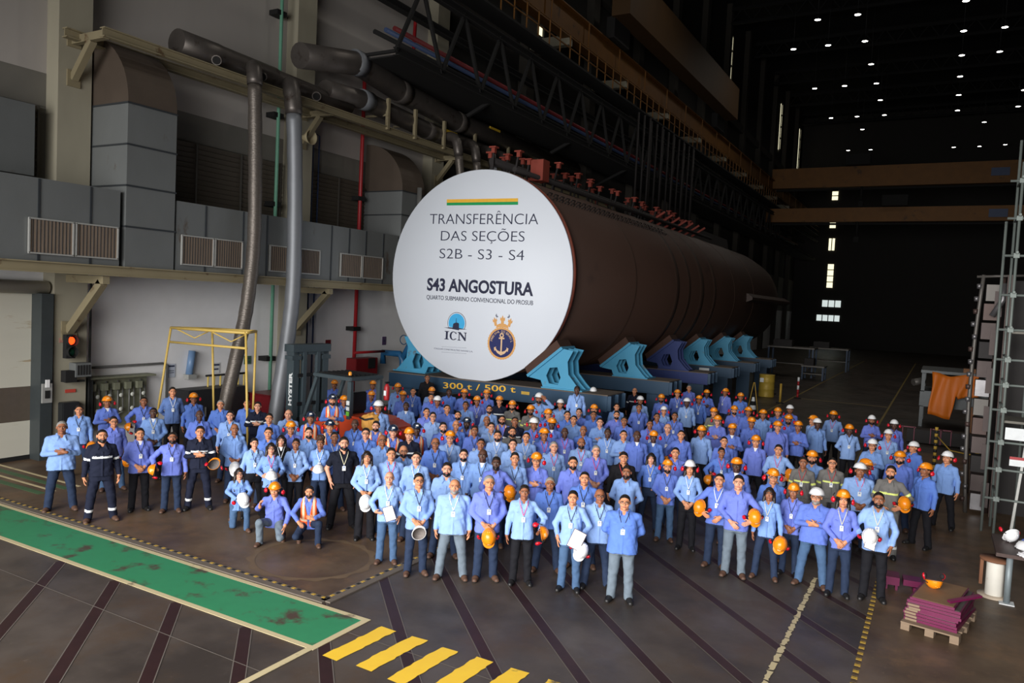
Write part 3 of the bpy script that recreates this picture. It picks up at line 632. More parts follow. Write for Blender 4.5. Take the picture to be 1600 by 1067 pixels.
o = empty('siren_box', (WX + .75, 12.0, 2.25)); tag(o, 'grey louvred siren box on a dark bracket under the traffic light', 'siren'); MB().box((0, .05, .08), (.3, .42, .36)).obj('case', GALV, o); b = MB()
for k in range(5): b.box((.16, -.1 + k * .075, .08), (.02, .03, .26))
b.obj('louvre', DRK, o); MB().box((0, -.25, -.08), (.22, .3, .3)).box((0, -.1, -.22), (.1, .5, .05)).obj('bracket', DRK, o)
o = empty('control_cabinet', (WX + .66, 11.82, 1.15)); tag(o, 'black control cabinet on the pillar below the traffic light', 'cabinet'); MB().box((0, 0, 0), (.24, .46, .66)).obj('case', mat('black_case', (38, 40, 42), .4), o, .02); MB().box((.13, .1, .02), (.03, .08, .2)).obj('handle', GRYC, o); MB().box((.0, .0, -.5), (.12, .1, .36)).obj('cable_trunk', DRK, o)
b = MB(); b.box((WX + .54, 11.92, 1.75), (.01, .28, .09)); o = b.obj('red_sign', mat('red_sign_face', (196, 74, 60), .5)); tag(o, 'small red notice on pillar above the black control cabinet', 'sign')
b = MB(); b.box((WX + .54, 11.8, 3.1), (.01, .4, .12)); o = b.obj('bracket_sign', mat('pale_red_sign_face', (176, 128, 116), .5)); tag(o, 'faded small sign under the ledge bracket, above the traffic light', 'sign')
o = empty('gauge_panel', (WX + .12, 13.5, 1.3)); tag(o, 'wide green-grey wall panel full of gauges and small pipes', 'gauge panel'); PNL = mat('green_grey_panel', (134, 136, 116), .6, .1, .2); GGE = mat('gauge_face', (206, 208, 200), .3)
MB().box((0, 0, 0), (.12, 1.8, 1.4)).obj('back_board', PNL, o); MB().box((.15, -.98, 0), (.4, .12, 1.5)).obj('side_plate', DPO, o); MB().box((.15, 0, .72), (.42, 2.0, .05)).obj('top_cover', PNL, o)
for k in range(5):
    y = -.74 + k * .35; u = MB().tube([(.12, y, .6), (.14, y, -.6)], .022, 8).tube([(.12, y + .14, .4), (.16, y + .14, -.3), (.16, y, -.35)], .018, 8).obj('riser_pipe', GRYC, o)
    for z in (.18, -.22):
        g = MB().lathe([(.0, .03), (.055, .03), (.06, .0)], 16, (.17, y + .07, z), 0, 'x').obj('gauge', GGE, o)
    MB().box((.16, y - .08, .45), (.12, .16, .2)).obj('regulator', PNL, o)
for k in range(4):
    pass
def poster(lab, x, y, z, w, h, rgb, bars):
    o = MB().box((x, y, z), (.012, w, h)).obj('wall_notice', mat('notice_card', rgb, .6, 0, .03)); tag(o, lab, 'notice'); b = MB()
    for dz, hh, ww in bars: b.box((x + .009, y, z + dz), (.005, ww, hh))
    b.obj('print', mat('notice_ink', (60, 66, 90), .6), o)
poster('small pale notice on white wall right of the gauge panel', WX + .02, 15.35, 2.05, .25, .42, (200, 206, 220), ((.14, .05, .2), (0, .02, .18), (-.06, .02, .18)))
poster('small white notice on wall inside the yellow frame', WX + .02, 17.0, 2.05, .3, .34, (214, 216, 218), ((.1, .06, .26), (-.04, .05, .2)))
poster('small green safety notice on wall inside the yellow frame', WX + .02, 18.3, 2.25, .3, .28, (70, 110, 80), ((.06, .05, .2), (-.06, .05, .2)))
poster('small red framed notice on wall above the forklift cab', WX + .02, 22.2, 2.65, .28, .42, (120, 34, 40), ((.0, .16, .14),))
poster('small purple notice on wall right of the red fire pipe', WX + .02, 25.6, 2.75, .25, .35, (92, 74, 110), ((.0, .1, .1),))
o = empty('dark_cabinet', (WX + .45, 16.5, 0)); tag(o, 'low black equipment cabinet against the wall behind the yellow frame', 'cabinet'); MB().box((0, 0, .75), (.7, 2.2, 1.5)).obj('body', mat('black_cabinet_paint', (36, 36, 38), .5), o, .02); MB().box((.36, .3, 1.25), (.02, .16, .22)).obj('label_plate', GGE, o); MB().box((.37, -.5, .8), (.03, .04, .3)).obj('handle', GRYC, o)
o = empty('red_tool_chest', (WX + 1.1, 18.5, 0)); tag(o, 'dark red steel chest behind the slanting ducts', 'chest'); MB().box((0, 0, .62), (1.0, 1.3, 1.15)).obj('body', mat('dark_red_paint', (120, 26, 34), .4), o, .02); MB().box((0, 0, 1.22), (1.04, 1.34, .05)).obj('lid', mat('dark_red_lid', (104, 24, 30), .4), o); MB().box((.51, 0, .8), (.03, .4, .04)).obj('handle', GRYC, o)
o = empty('tool_balancer', (WX + .13, 15.9, 1.9)); tag(o, 'blue upright cylinder bracketed on wall beside the left yellow leg', 'cylinder'); MB().tube([(0, 0, 0), (0, .1, .75)], .11, 14).obj('body', mat('pale_blue_cylinder', (108, 138, 176), .4), o); MB().box((.05, 0, -.05), (.25, .3, .14)).obj('bracket', GFR, o)
# yellow lifting frame
o = empty('lifting_frame', (-17.6, 14.3, 0)); tag(o, 'tall yellow tubular lifting frame with spread legs by left wall', 'frame'); YFR = mat('yellow_frame_paint', (214, 182, 96), .5, 0, .1)
A = [(-1.55, 0, 3.46), (1.5, 0, 3.50)]; B_ = [(-.85, .85, 3.46), (.95, .85, 3.5)]
for (x, y, z), fx, fy in ((A[0], -2.1, -.1), (A[1], 1.85, -.1), (B_[0], -.80, 1.0), (B_[1], .75, 1.0)): MB().tube([(x, y, z), (fx, fy, 0)], .032, 8).obj('leg', YFR, o)
for p, q in ((A[0], A[1]), (B_[0], B_[1]), (A[0], B_[0]), (A[1], B_[1])): MB().tube([p, q], .04, 8).obj('top_bar', YFR, o)
MB().tube([(-1.62, 0, 3.05), (1.56, 0, 3.09)], .033, 8).obj('cross_bar', YFR, o); 
for x in (-.9, .6): MB().tube([(x - .4, 0, 3.44), (x, .3, 3.2), (x + .4, .5, 3.44)], .02, 6).obj('sling', YFR, o)

# ---------------------------------------------------------------- forklift
FG = mat('dark_grey_forklift_paint', (70, 82, 88), .45, .2, .12); FB = mat('black_steel', (30, 30, 32), .5, .3); FO = mat('orange_red_forklift_paint', (204, 74, 40), .4, 0, .1, 2); FCY = mat('grey_blue_cylinder', (84, 112, 122), .35, .3); TYR = mat('black_rubber', (26, 26, 27), .85); WHT = mat('white_lettering', (226, 230, 232), .5)
def text_mesh(body, size=1., ext=.004, off=0., space=1., sx=1.):
    c = bpy.data.curves.new('lettering', 'FONT'); c.body = body; c.size = size; c.extrude = ext; c.offset = off; c.space_character = space; c.resolution_u = 4
    o = bpy.data.objects.new('lettering', c); C.objects.link(o); bpy.context.view_layer.update()
    me = bpy.data.meshes.new_from_object(o.evaluated_get(bpy.context.evaluated_depsgraph_get())); bpy.data.objects.remove(o); bpy.data.curves.remove(c); me.name = 'lettering'; return me
def text_fit(body, p0, p1, cap, m, parent, y, off=0., name='lettering', ext=.004):
    """lettering on a plane facing -Y, baseline from p0 to p1 (x, z), capital height cap; child of parent in world coordinates"""
    me = text_mesh(body, 1., ext, off); v = np.empty(len(me.vertices) * 3, np.float32); me.vertices.foreach_get('co', v); v = v.reshape(-1, 3)
    ref = text_mesh('H', 1., ext, off); w = np.empty(len(ref.vertices) * 3, np.float32); ref.vertices.foreach_get('co', w); w = w.reshape(-1, 3)
    L_ = math.hypot(p1[0] - p0[0], p1[1] - p0[1]); u = ((p1[0] - p0[0]) / L_, (p1[1] - p0[1]) / L_); x = (v[:, 0] - v[:, 0].min()) / np.ptp(v[:, 0]) * L_; z = v[:, 1] / w[:, 1].max() * cap
    out = np.stack([p0[0] + x * u[0] - z * u[1], y - v[:, 2] - ext, p0[1] + x * u[1] + z * u[0]], 1); me.vertices.foreach_set('co', out.astype(np.float32).ravel()); me.materials.clear(); me.materials.append(m); me.update()
    o = link(name, me, parent); 
    if parent is not None: o.matrix_parent_inverse = Matrix.Translation(parent.location).inverted()
    return o
FL = empty('forklift', (-16.4, 17.05, 0), -1.67); tag(FL, 'dark grey forklift with orange body and tall mast behind the crowd', 'forklift')
for s in (-1, 1):
    b = MB(); b.box((s * .56, -.1, 1.5), (.20, .30, 3.0)); b.box((s * .56, -.1, 2.72), (.34, .34, .12)); b.obj('mast_upright', FG, FL)
    MB().tube([(s * .34, -.12, .3), (s * .34, -.12, 2.1)], .075, 12).obj('lift_cylinder', FCY, FL); MB().tube([(s * .34, -.12, 2.1), (s * .34, -.12, 2.75)], .035, 10).obj('piston_rod', mat('chrome_rod', (200, 204, 206), .15, 1.), FL)
    MB().box((s * .26, .02, 1.6), (.12, .12, 2.6)).obj('inner_rail', FG, FL)
b = MB(); b.box((0, -.12, 3.0), (1.42, .42, .22)); b.box((0, -.12, 2.86), (1.30, .34, .1)); b.obj('mast_crosshead', FG, FL)
for z in (.9, 1.35, 2.2): MB().box((0, .04, z), (1.0, .06, .10)).obj('mast_crossbar', FB, FL)
MB().box((0, -.3, .55), (1.1, .08, .6)).obj('fork_carriage', FB, FL)
for s in (-1, 1): MB().box((s * .35, -.35, .45), (.13, .06, .8)).box((s * .35, -.85, .09), (.13, 1.05, .05)).obj('fork', FB, FL)
me = text_mesh('HYSTER', .30, .003, .012); o = link('lettering', me, FL); o.matrix_basis = Matrix(((0, 0, 1, .665), (0, -1, 0, .0), (1, 0, 0, 1.30), (0, 0, 0, 1))) @ Matrix.Diagonal((.92, .62, 1, 1)); me.materials.clear(); me.materials.append(WHT)
b = MB(); b.box((0, 1.0, .72), (1.15, 1.5, .75)); b.obj('chassis', FG, FL, .03)
b = MB(); poly = [(.85, .35), (3.55, .35), (3.75, .7), (3.7, 1.05), (3.4, 1.28), (2.2, 1.30), (.9, 1.0)]
b.prism([(p, q) for p, q in poly], -.6, .6, 0, lambda x, y, z: (y, x, z)); b.obj('counterweight', FO, FL, .06)
for s in (-1, 1):
    MB().bar((s * .56, .45, 1.0), (s * .54, .95, 2.25), .08, .10).obj('front_pillar', FG, FL); MB().bar((s * .56, 2.35, 1.2), (s * .56, 2.35, 2.25), .14, .10).obj('rear_pillar', FG, FL)
b = MB(); b.box((0, 1.65, 2.32), (1.26, 1.6, .10)); rf = b.obj('overhead_guard', FG, FL, .02); b = MB()
for k in range(7): b.box((-.5 + k * .166, 1.65, 2.395), (.05, 1.3, .03))
b.obj('guard_slat', FB, rf)
MB().box((0, 1.85, 1.32), (.55, .5, .16)).box((0, 2.1, 1.62), (.55, .14, .55)).obj('seat', FB, FL, .03); MB().tube([(0, .95, 1.3), (0, 1.12, 1.62)], .025, 8).lathe([(.15, 1.64), (.18, 1.66), (.15, 1.68)], 16, (0, 1.13, 0)).obj('steering_wheel', FB, FL)
for i, (x, y, r) in enumerate(((-.5, .35, .38), (.5, .35, .38), (-.48, 2.95, .30), (.48, 2.95, .30))): MB().lathe([(.1, -.12), (r - .04, -.13), (r, -.09), (r, .09), (r - .04, .13), (.1, .12)], 22, (x, y, r), 0, 'x').obj('wheel', TYR, FL)
b = MB(); b.box((.635, 2.35, 1.66), (.012, .12, .12)); b.box((.635, 2.35, 1.5), (.012, .12, .10)); b.obj('data_plate', WHT, FL); MB().box((.635, 2.35, 1.36), (.012, .12, .12)).obj('green_sticker', mat('green_sticker', (120, 200, 70), .5), FL)
MB().lathe([(.05, 0), (.05, .1), (.03, .13), (0, .13)], 12, (.45, 2.2, 2.38)).obj('beacon', mat('amber_beacon', (240, 150, 40), .2), FL)
o = empty('fire_extinguisher', at_y(604, 625, 16.9)); tag(o, 'small red fire extinguisher strapped at the forklift cab\'s rear pillar', 'fire extinguisher'); MB().lathe([(0, 0), (.075, .0), (.08, .03), (.08, .36), (.05, .43), (.025, .46), (0, .46)], 16).obj('cylinder', REDP, o); MB().box((0, 0, .49), (.05, .16, .05)).obj('valve', FB, o); MB().box((.0, -.083, .2), (.08, .01, .14)).obj('label_plate', WHT, o)
o = empty('yellow_sack', at_y(578, 672, 15.6)); tag(o, 'crumpled mustard yellow bag beside the forklift cab', 'bag'); f = small_field((-.35, -.3, -.1), (.35, .3, .6), .02); f.ell((0, 0, .2), (.28, .2, .24), .05); f.ell((.12, 0, .3), (.18, .16, .16), .08); f.wrinkle(.012, .5); P, Q = f.mesh(); link('sack_body', to_mesh('sack_body', P, Q, [mat('mustard_canvas', (206, 150, 70), .8)]), o); MB().ribbon([(-.2, -.21, .34), (0, -.24, .3), (.25, -.2, .36)], .05).obj('strap', FB, o)
# hydrant pipes and red box beyond the forklift
o = empty('hydrant_pump', (-18.7, 24.6, 0)); tag(o, 'blue hydrant pipework with valve wheel left of the blue beam', 'hydrant'); 
MB().tube([(0, 0, 0), (0, 0, 2.1), (-.15, 0, 2.35), (-1.0, 0, 2.35), (-1.0, 0, 1.9)], .13, 12).obj('main_pipe', TEAL, o); MB().tube([(0, 0, 2.2), (.25, .2, 2.9), (.3, .25, 4.0)], .12, 12).obj('riser', TEAL, o); MB().tube([(.3, .25, 3.9), (.3, .25, 9)], .1, 10).obj('upper_pipe', GRYC, o)
MB().lathe([(.17, -.02), (.20, 0), (.17, .02)], 18, (.2, -.25, 2.95), 0, 'y').obj('valve_wheel', TEAL, o); MB().tube([(.3, .25, 3.3), (.3, .25, 3.42)], .22, 14).obj('flange', TEAL, o)
o = empty('hose_box', (-19.6, 23.2, 0)); tag(o, 'red hose box on wall behind the forklift roof', 'hose box'); MB().box((0, 0, 1.85), (.5, 1.3, .7)).obj('case', mat('dull_red_case', (130, 28, 32), .5), o, .02); MB().box((.31, .2, 2.0), (.02, .4, .4)).obj('window_plate', DRK, o); MB().tube([(.35, -.9, 2.45), (.35, .9, 2.45)], .05, 8).obj('pipe_run', REDP, o)
# ---------------------------------------------------------------- submarine hull, round sign, cradles
HX, HZ_, HR, HY0 = -13.72, 5.52, 3.46, 22.16
HUL = mat('red_brown_hull_primer', (58, 40, 32), .55, .1, .16, .5, rust=(44, 29, 24), rustamt=.05, rscale=.35, stretch=(1, .5, 1)); HUB = mat('weld_band_primer', (66, 48, 39), .6, .1, .15, 1); RIM = mat('bare_hull_edge', (140, 74, 58), .5, .3); BRK = mat('red_oxide_bracket', (140, 58, 44), .6, .1, .15); DKB = mat('dark_pipework', (36, 32, 32), .7, .1)
hull = empty('submarine_hull', (HX, HY0, 0)); tag(hull, 'huge red-brown submarine hull section lying in blue cradles behind the round sign', 'submarine hull')
prof = [(HR - .10, HY0), (HR, HY0), (HR, 52), (HR - .02, 55), (HR - .25, 58.5), (HR - .75, 61.5), (HR - 1.5, 64), (HR - 2.4, 65.6), (.4, 66.6), (0, 66.7)]
cp(MB().lathe([(0, HY0)] + prof, 72, (HX, 0, HZ_), 0, 'y'), 'pressure_hull', HUL, hull)
cp(MB().lathe([(HR + .005, HY0), (HR + .07, HY0 + .01), (HR + .07, HY0 + .12), (HR + .005, HY0 + .13)], 72, (HX, 0, HZ_), 0, 'y'), 'hull_edge', RIM, hull)
for y, w in ((27.9, .10), (33.2, .5), (35.0, .4), (37.2, .6), (39.6, .45), (44, .2), (49, .2)): cp(MB().lathe([(HR, y - w / 2), (HR + .03, y - w / 2 + .04), (HR + .03, y + w / 2 - .04), (HR, y + w / 2)], 72, (HX, 0, HZ_), 0, 'y'), 'weld_band', HUB, hull)
hp = lambda a, r, y: np.array((HX + r * math.sin(a), y, HZ_ + r * math.cos(a)))
r_ = random.Random(11)
for k in range(34):                               # red posts along the crown
    y = 22.5 + k * .62 + (.8 if k > 16 else 0); 
    if y > 46: break
    for a in ((-.16, .16) if k % 2 else (.02,)):
        a += r_.uniform(-.06, .08); p = hp(a, HR, y); q = hp(a, HR + r_.uniform(.75, 1.0), y); b = MB(); b.bar(p, q, .06, .06, 1); b.box(q, (.26, .24, .05)); b.box(q - np.array((0, 0, .10)), (.13, .13, .18)); cp(b, 'deck_bracket', [BRK, DKB], hull)
for k in range(26):                               # two rows of dark climbing staples on the shoulder
    for a in (.66, .74):
        y = 22.7 + k * .46; p, q = hp(a, HR, y), hp(a, HR, y + .24); u = (hp(a, HR + .09, y) - p); cp(MB().tube([p, p + u, q + u, q], .02, 6), 'staple', DKB, hull)
for k in range(7):
    p = hp(.10, HR, 37.5 + k * 1.25); q = hp(.30, HR + .75, 37.5 + k * 1.25); cp(MB().bar(q, p, .10, .1), 'deck_strut', BRK, hull)
cp(MB().tube([hp(.0, HR + .45, 22.6), hp(.0, HR + .5, 36), hp(0, HR + .42, 47)], .14, 10), 'deck_pipe', DKB, hull); cp(MB().tube([hp(.24, HR + .25, 22.6), hp(.22, HR + .3, 48)], .09, 8), 'deck_pipe', DKB, hull); cp(MB().box((HX + .8, 24.6, HZ_ + HR + .42), (.5, .5, .75)), 'deck_housing', BRK, hull)
cp(MB().prism([(HR * .985 + HX, HZ_ + .35), (HX + HR + .35, HZ_ + .1), (HX + HR + .35, HZ_ - .05), (HX + HR * .99, HZ_ - .2)], 47, 60), 'side_ledge', HUL, hull)
cp(MB().prism([(HX - .5, HZ_ + HR - .1), (HX + .5, HZ_ + HR - .1), (HX + .35, HZ_ + HR + .7), (HX - .35, HZ_ + HR + .7)], 44, 54), 'deck_casing', DKB, hull)

SGN = mat('white_sign_vinyl', (226, 232, 242), .55, 0, .012, 1); SNV = mat('navy_print', (34, 38, 66), .6); SGR = mat('green_print', (0, 152, 82), .6); SYL = mat('yellow_print', (236, 182, 54), .6); SCY = mat('cyan_print', (62, 176, 232), .6); SGO = mat('gold_print', (222, 166, 100), .6, var=.08); SGY = mat('grey_print', (120, 124, 140), .6); SDB = mat('deep_blue_print', (28, 38, 96), .6); SPL = mat('pale_gold_print', (226, 190, 150), .6)
SY = 21.98; SXc, SZc = -13.76, 5.48
sign = empty('round_sign', (SXc, SY, SZc)); tag(sign, 'big round white banner with navy lettering and emblems covering the hull end', 'sign')
cp(MB().lathe([(0, SY + .06), (3.55, SY + .06), (3.57, SY + .03), (3.55, SY), (0, SY)], 96, (SXc, 0, SZc), 0, 'y'), 'panel', SGN, sign)
S = lambda px, py: (lambda p: (p[0], p[2]))(at_y(px, py, SY))
cap = lambda px, n: n * 22.2 / 1195 * 1.075
TX = ((('TRANSFERÊNCIA'), (671.5, 350), (840.8, 350.8), 17.2, -.012), ('DAS SEÇÕES', (688.9, 376), (819.4, 377.6), 16.6, -.012), ('S2B - S3 - S4', (686.8, 403.6), (818.6, 407), 16.6, -.012), ('S43 ANGOSTURA', (667.2, 453), (833, 462), 21.2, .03), ('QUARTO SUBMARINO CONVENCIONAL DO PROSUB', (666.6, 467.2), (833, 476.8), 7.2, .0))
for tx, a, b_, c, off in TX: text_fit(tx, S(*a), S(*b_), cap(0, c), SNV, sign, SY - .002, off)
def flat(name, poly, m, lift=.006, par=None): 
    c = MB().prism(poly, SY - lift - .003, SY - lift).obj(name, m, par or sign)
    if par is None: c.matrix_parent_inverse = Matrix.Translation(sign.location).inverted()
    return c
def disc_(c, rx, rz, n=40, a0=0., a1=2 * math.pi): return [(c[0] + rx * math.cos(a0 + (a1 - a0) * k / n), c[1] + rz * math.sin(a0 + (a1 - a0) * k / n)) for k in range(n + (a1 - a0 < 6))]
q = [S(698.3, 311.6), S(809.6, 309.8), S(809.6, 315.2), S(698.3, 316.8)]; flat('yellow_bar', q, SYL); q = [S(698.3, 316.8), S(809.6, 315.2), S(809.6, 320.0), S(698.3, 321)]; flat('green_bar', q, SGR)
e = S(713.7, 505); u = (S(729.8, 514.2)[0] - S(694.2, 511.8)[0]) / 35.6                                   # metres per pixel across
k1 = flat('company_emblem', disc_(e, 14.3 * u, 14.3 * u, 40, -.55, math.pi + .45), SNV, .004); flat('emblem_ring', disc_(e, 13.6 * u, 13.6 * u, 40, -.55, math.pi + .45), SGN, .006, k1); flat('emblem_sky', disc_(e, 12.6 * u, 12.6 * u, 40, -.55, math.pi + .45), SCY, .008, k1)
flat('emblem_submarine', [(e[0] + x * u, e[1] + z * u) for x, z in ((-6.2, -8), (-5.2, -1.2), (-3.5, 0), (-1.2, .6), (-.9, 6.5), (-.3, 6.5), (-.2, .8), (2.8, .6), (3.8, -.6), (4.2, -9))], SNV, .010, k1)
flat('emblem_waterline', [S(694.0, 511.6), S(705, 511.6), S(718, 512.6), S(730.2, 515), S(718, 514.6), S(703, 513.4)], SNV, .012, k1)
def glyph(polys, x0, w):                          # serif capitals of the emblem, unit height
    for p in polys: flat('serif_letter', [(lambda a: (a[0], a[1]))((e0[0] + (x0 + x * w) * (e1[0] - e0[0]), e0[1] + (x0 + x * w) * (e1[1] - e0[1]) + z * capI)) for x, z in p], SNV, .006, None)
e0, e1 = S(694.6, 530.0), S(728.8, 533.0); capI = cap(0, 14.5)
I_ = [(0, 0), (1, 0), (1, .07), (.72, .10), (.72, .90), (1, .93), (1, 1), (0, 1), (0, .93), (.28, .90), (.28, .10), (0, .07)]
N_ = [(0, 0), (.34, 0), (.34, .07), (.21, .10), (.21, .78), (.80, 0), (.92, 0), (.92, .90), (1, .93), (1, 1), (.68, 1), (.68, .93), (.82, .90), (.82, .34), (.30, 1), (0, 1), (0, .93), (.12, .88), (.12, .10), (0, .07)]
oc = [(.5 + .5 * math.cos(t), .5 + .52 * math.sin(t)) for t in np.linspace(.62, 2 * math.pi - .62, 30)]; ic = [(.54 + .30 * math.cos(t), .5 + .44 * math.sin(t)) for t in np.linspace(2 * math.pi - .75, .75, 30)]
glyph([I_], 0, .20); glyph([oc + [(.95, .12)] + ic + [(.93, .72), (.93, .98), (.87, .98)]], .235, .33); glyph([N_], .60, .40)
text_fit('ITAGUAÍ CONSTRUÇÕES NAVAIS S.A.', S(678.6, 545.4), S(739, 550.6), cap(0, 2.6), SGY, sign, SY - .002, 0, 'small_lettering')
for a, b_ in (((690, 541.3), (729, 543.6)), ((690, 549.8), (729, 552.4))): flat('thin_rule', [S(*a), S(*b_), S(b_[0], b_[1] + .35), S(a[0], a[1] + .35)], SGY)
cc = S(783.7, 536.6); ru = u * 1.0; R0 = 20.4 * u
rope = [(cc[0] + (R0 + .35 * u * math.sin(k * 2.2)) * math.cos(2 * math.pi * k / 96), cc[1] + (R0 + .35 * u * math.sin(k * 2.2)) * math.sin(2 * math.pi * k / 96)) for k in range(96)]
cr = flat('navy_crest', rope, SGO, .004); flat('crest_field', disc_(cc, R0 * .87, R0 * .87), SDB, .006, cr)
W = lambda pts: [(cc[0] + x * R0, cc[1] + z * R0) for x, z in pts]
flat('crest_crown_base', W(((-.46, .92), (-.40, 1.12), (-.2, 1.22), (.2, 1.22), (.40, 1.12), (.46, .92), (.2, 1.0), (-.2, 1.0))), SGO, .005, cr)
for x, t, s_ in ((0, 0, 1.), (-.58, .28, .9), (.58, -.28, .9)):
    c0, s0 = math.cos(t), math.sin(t); tw = [(-.10, 0), (.10, 0), (.10, .28), (.17, .30), (.17, .52), (.09, .42), (0, .62), (-.09, .42), (-.17, .52), (-.17, .30), (-.10, .28)]
    flat('crest_tower', W([(x * .78 + s_ * (a * c0 - b_ * s0), 1.12 - abs(x) * .1 + s_ * (a * s0 + b_ * c0)) for a, b_ in tw]), SGO, .007, cr)
for sx in (-1, 1): flat('crest_sail', W([(sx * .30, 1.62), (sx * .42, 1.72), (sx * .44, 1.84), (sx * .52, 1.70), (sx * .44, 1.58)]), SGY, .007, cr)
flat('crest_anchor', W([(-.05, .36), (-.20, .36), (-.20, .27), (-.05, .27), (-.05, -.52), (-.28, -.44), (-.40, -.30), (-.36, -.22), (-.52, -.28), (-.48, -.50), (-.42, -.44), (-.25, -.62), (0, -.74), (.25, -.62), (.42, -.44), (.48, -.50), (.52, -.28), (.36, -.22), (.40, -.30), (.28, -.44), (.05, -.52), (.05, .27), (.20, .27), (.20, .36), (.05, .36)]), SPL, .009, cr)
flat('anchor_ring', W([(.15 * math.cos(t), .50 + .15 * math.sin(t)) for t in np.linspace(0, 2 * math.pi, 20)[:-1]]), SPL, .009, cr); flat('anchor_eye', W([(.07 * math.cos(t), .50 + .07 * math.sin(t)) for t in np.linspace(0, 2 * math.pi, 14)[:-1]]), SDB, .011, cr)
for i, ch in enumerate('MARINHA DO BRASIL'):       # letters round the arc
    if ch == ' ': continue
    a = math.radians(168 - i * 156 / 16); me = text_mesh(ch, .22 * R0, .001); o = link('crest_letter', me, cr); me.materials.clear(); me.materials.append(SPL)
    o.matrix_basis = Matrix.Translation((cc[0] + .66 * R0 * math.cos(a), SY - .011, cc[1] + .66 * R0 * math.sin(a))) @ Matrix.Rotation(-(a - math.pi / 2), 4, 'Y') @ Matrix.Rotation(math.pi / 2, 4, 'X') @ Matrix.Translation((-.07 * R0, 0, 0))

CBL = mat('light_blue_cradle_paint', (70, 152, 190), .5, .05, .10, 2, rust=(96, 96, 92), rustamt=.02, rscale=2); CDK = mat('dark_blue_cradle_paint', (34, 52, 112), .5, .05, .12); BMB = mat('dark_blue_beam_paint', (36, 66, 92), .5, .1, .14, 1.5); WOD = mat('brown_timber_pad', (70, 46, 36), .8, 0, .2); BTP = mat('beam_top_dust', (104, 92, 82), .8)
CP = [(-11.56, 2.26), (-10.36, 3.26), (-10.02, 3.22), (-10.20, 2.86), (-10.15, 2.46), (-9.86, 2.14), (-9.66, 1.96), (-11.02, 1.96), (-11.12, 2.2)]
HO_ = [(-10.82, 2.12), (-10.50, 2.10), (-10.42, 2.34), (-10.55, 2.66), (-10.82, 2.62), (-10.93, 2.36)]
def plate(bb, y, th, fx):
    # plate with an oval hole: ring of quads between outline and hole
    n = 44; cx, cz = -10.62, 2.42
    def hit(poly, t):
        d = (math.cos(t), math.sin(t)); best = 9
        for i in range(len(poly)):
            a, b_ = poly[i], poly[(i + 1) % len(poly)]; ex, ez = b_[0] - a[0], b_[1] - a[1]; det = d[0] * -ez + d[1] * ex
            if abs(det) < 1e-9: continue
            s = ((a[0] - cx) * -ez + (a[1] - cz) * ex) / det; w = (d[0] * (a[1] - cz) - d[1] * (a[0] - cx)) / det
            if s > 0 and -.001 <= w <= 1.001: best = min(best, s)
        return (cx + d[0] * best, cz + d[1] * best)
    ang = sorted([2 * math.pi * k / n for k in range(n)] + [math.atan2(z - cz, x - cx) % (2 * math.pi) for x, z in CP + HO_]); m = len(ang)
    O, I = [hit(CP, t) for t in ang], [hit(HO_, t) for t in ang]
    v = [fx(x, y, z) for x, z in O] + [fx(x, y, z) for x, z in I] + [fx(x, y + th, z) for x, z in O] + [fx(x, y + th, z) for x, z in I]; f = []
    for i in range(m):
        j = (i + 1) % m; f += [(i, j, m + j, m + i), (2 * m + i, 3 * m + i, 3 * m + j, 2 * m + j), (i, 2 * m + i, 2 * m + j, j), (m + i, m + j, 3 * m + j, 3 * m + i)]
    bb.add(v, f)
NM = ('nearest', 'second', 'third and darkest', 'fourth', 'fifth', 'farthest')
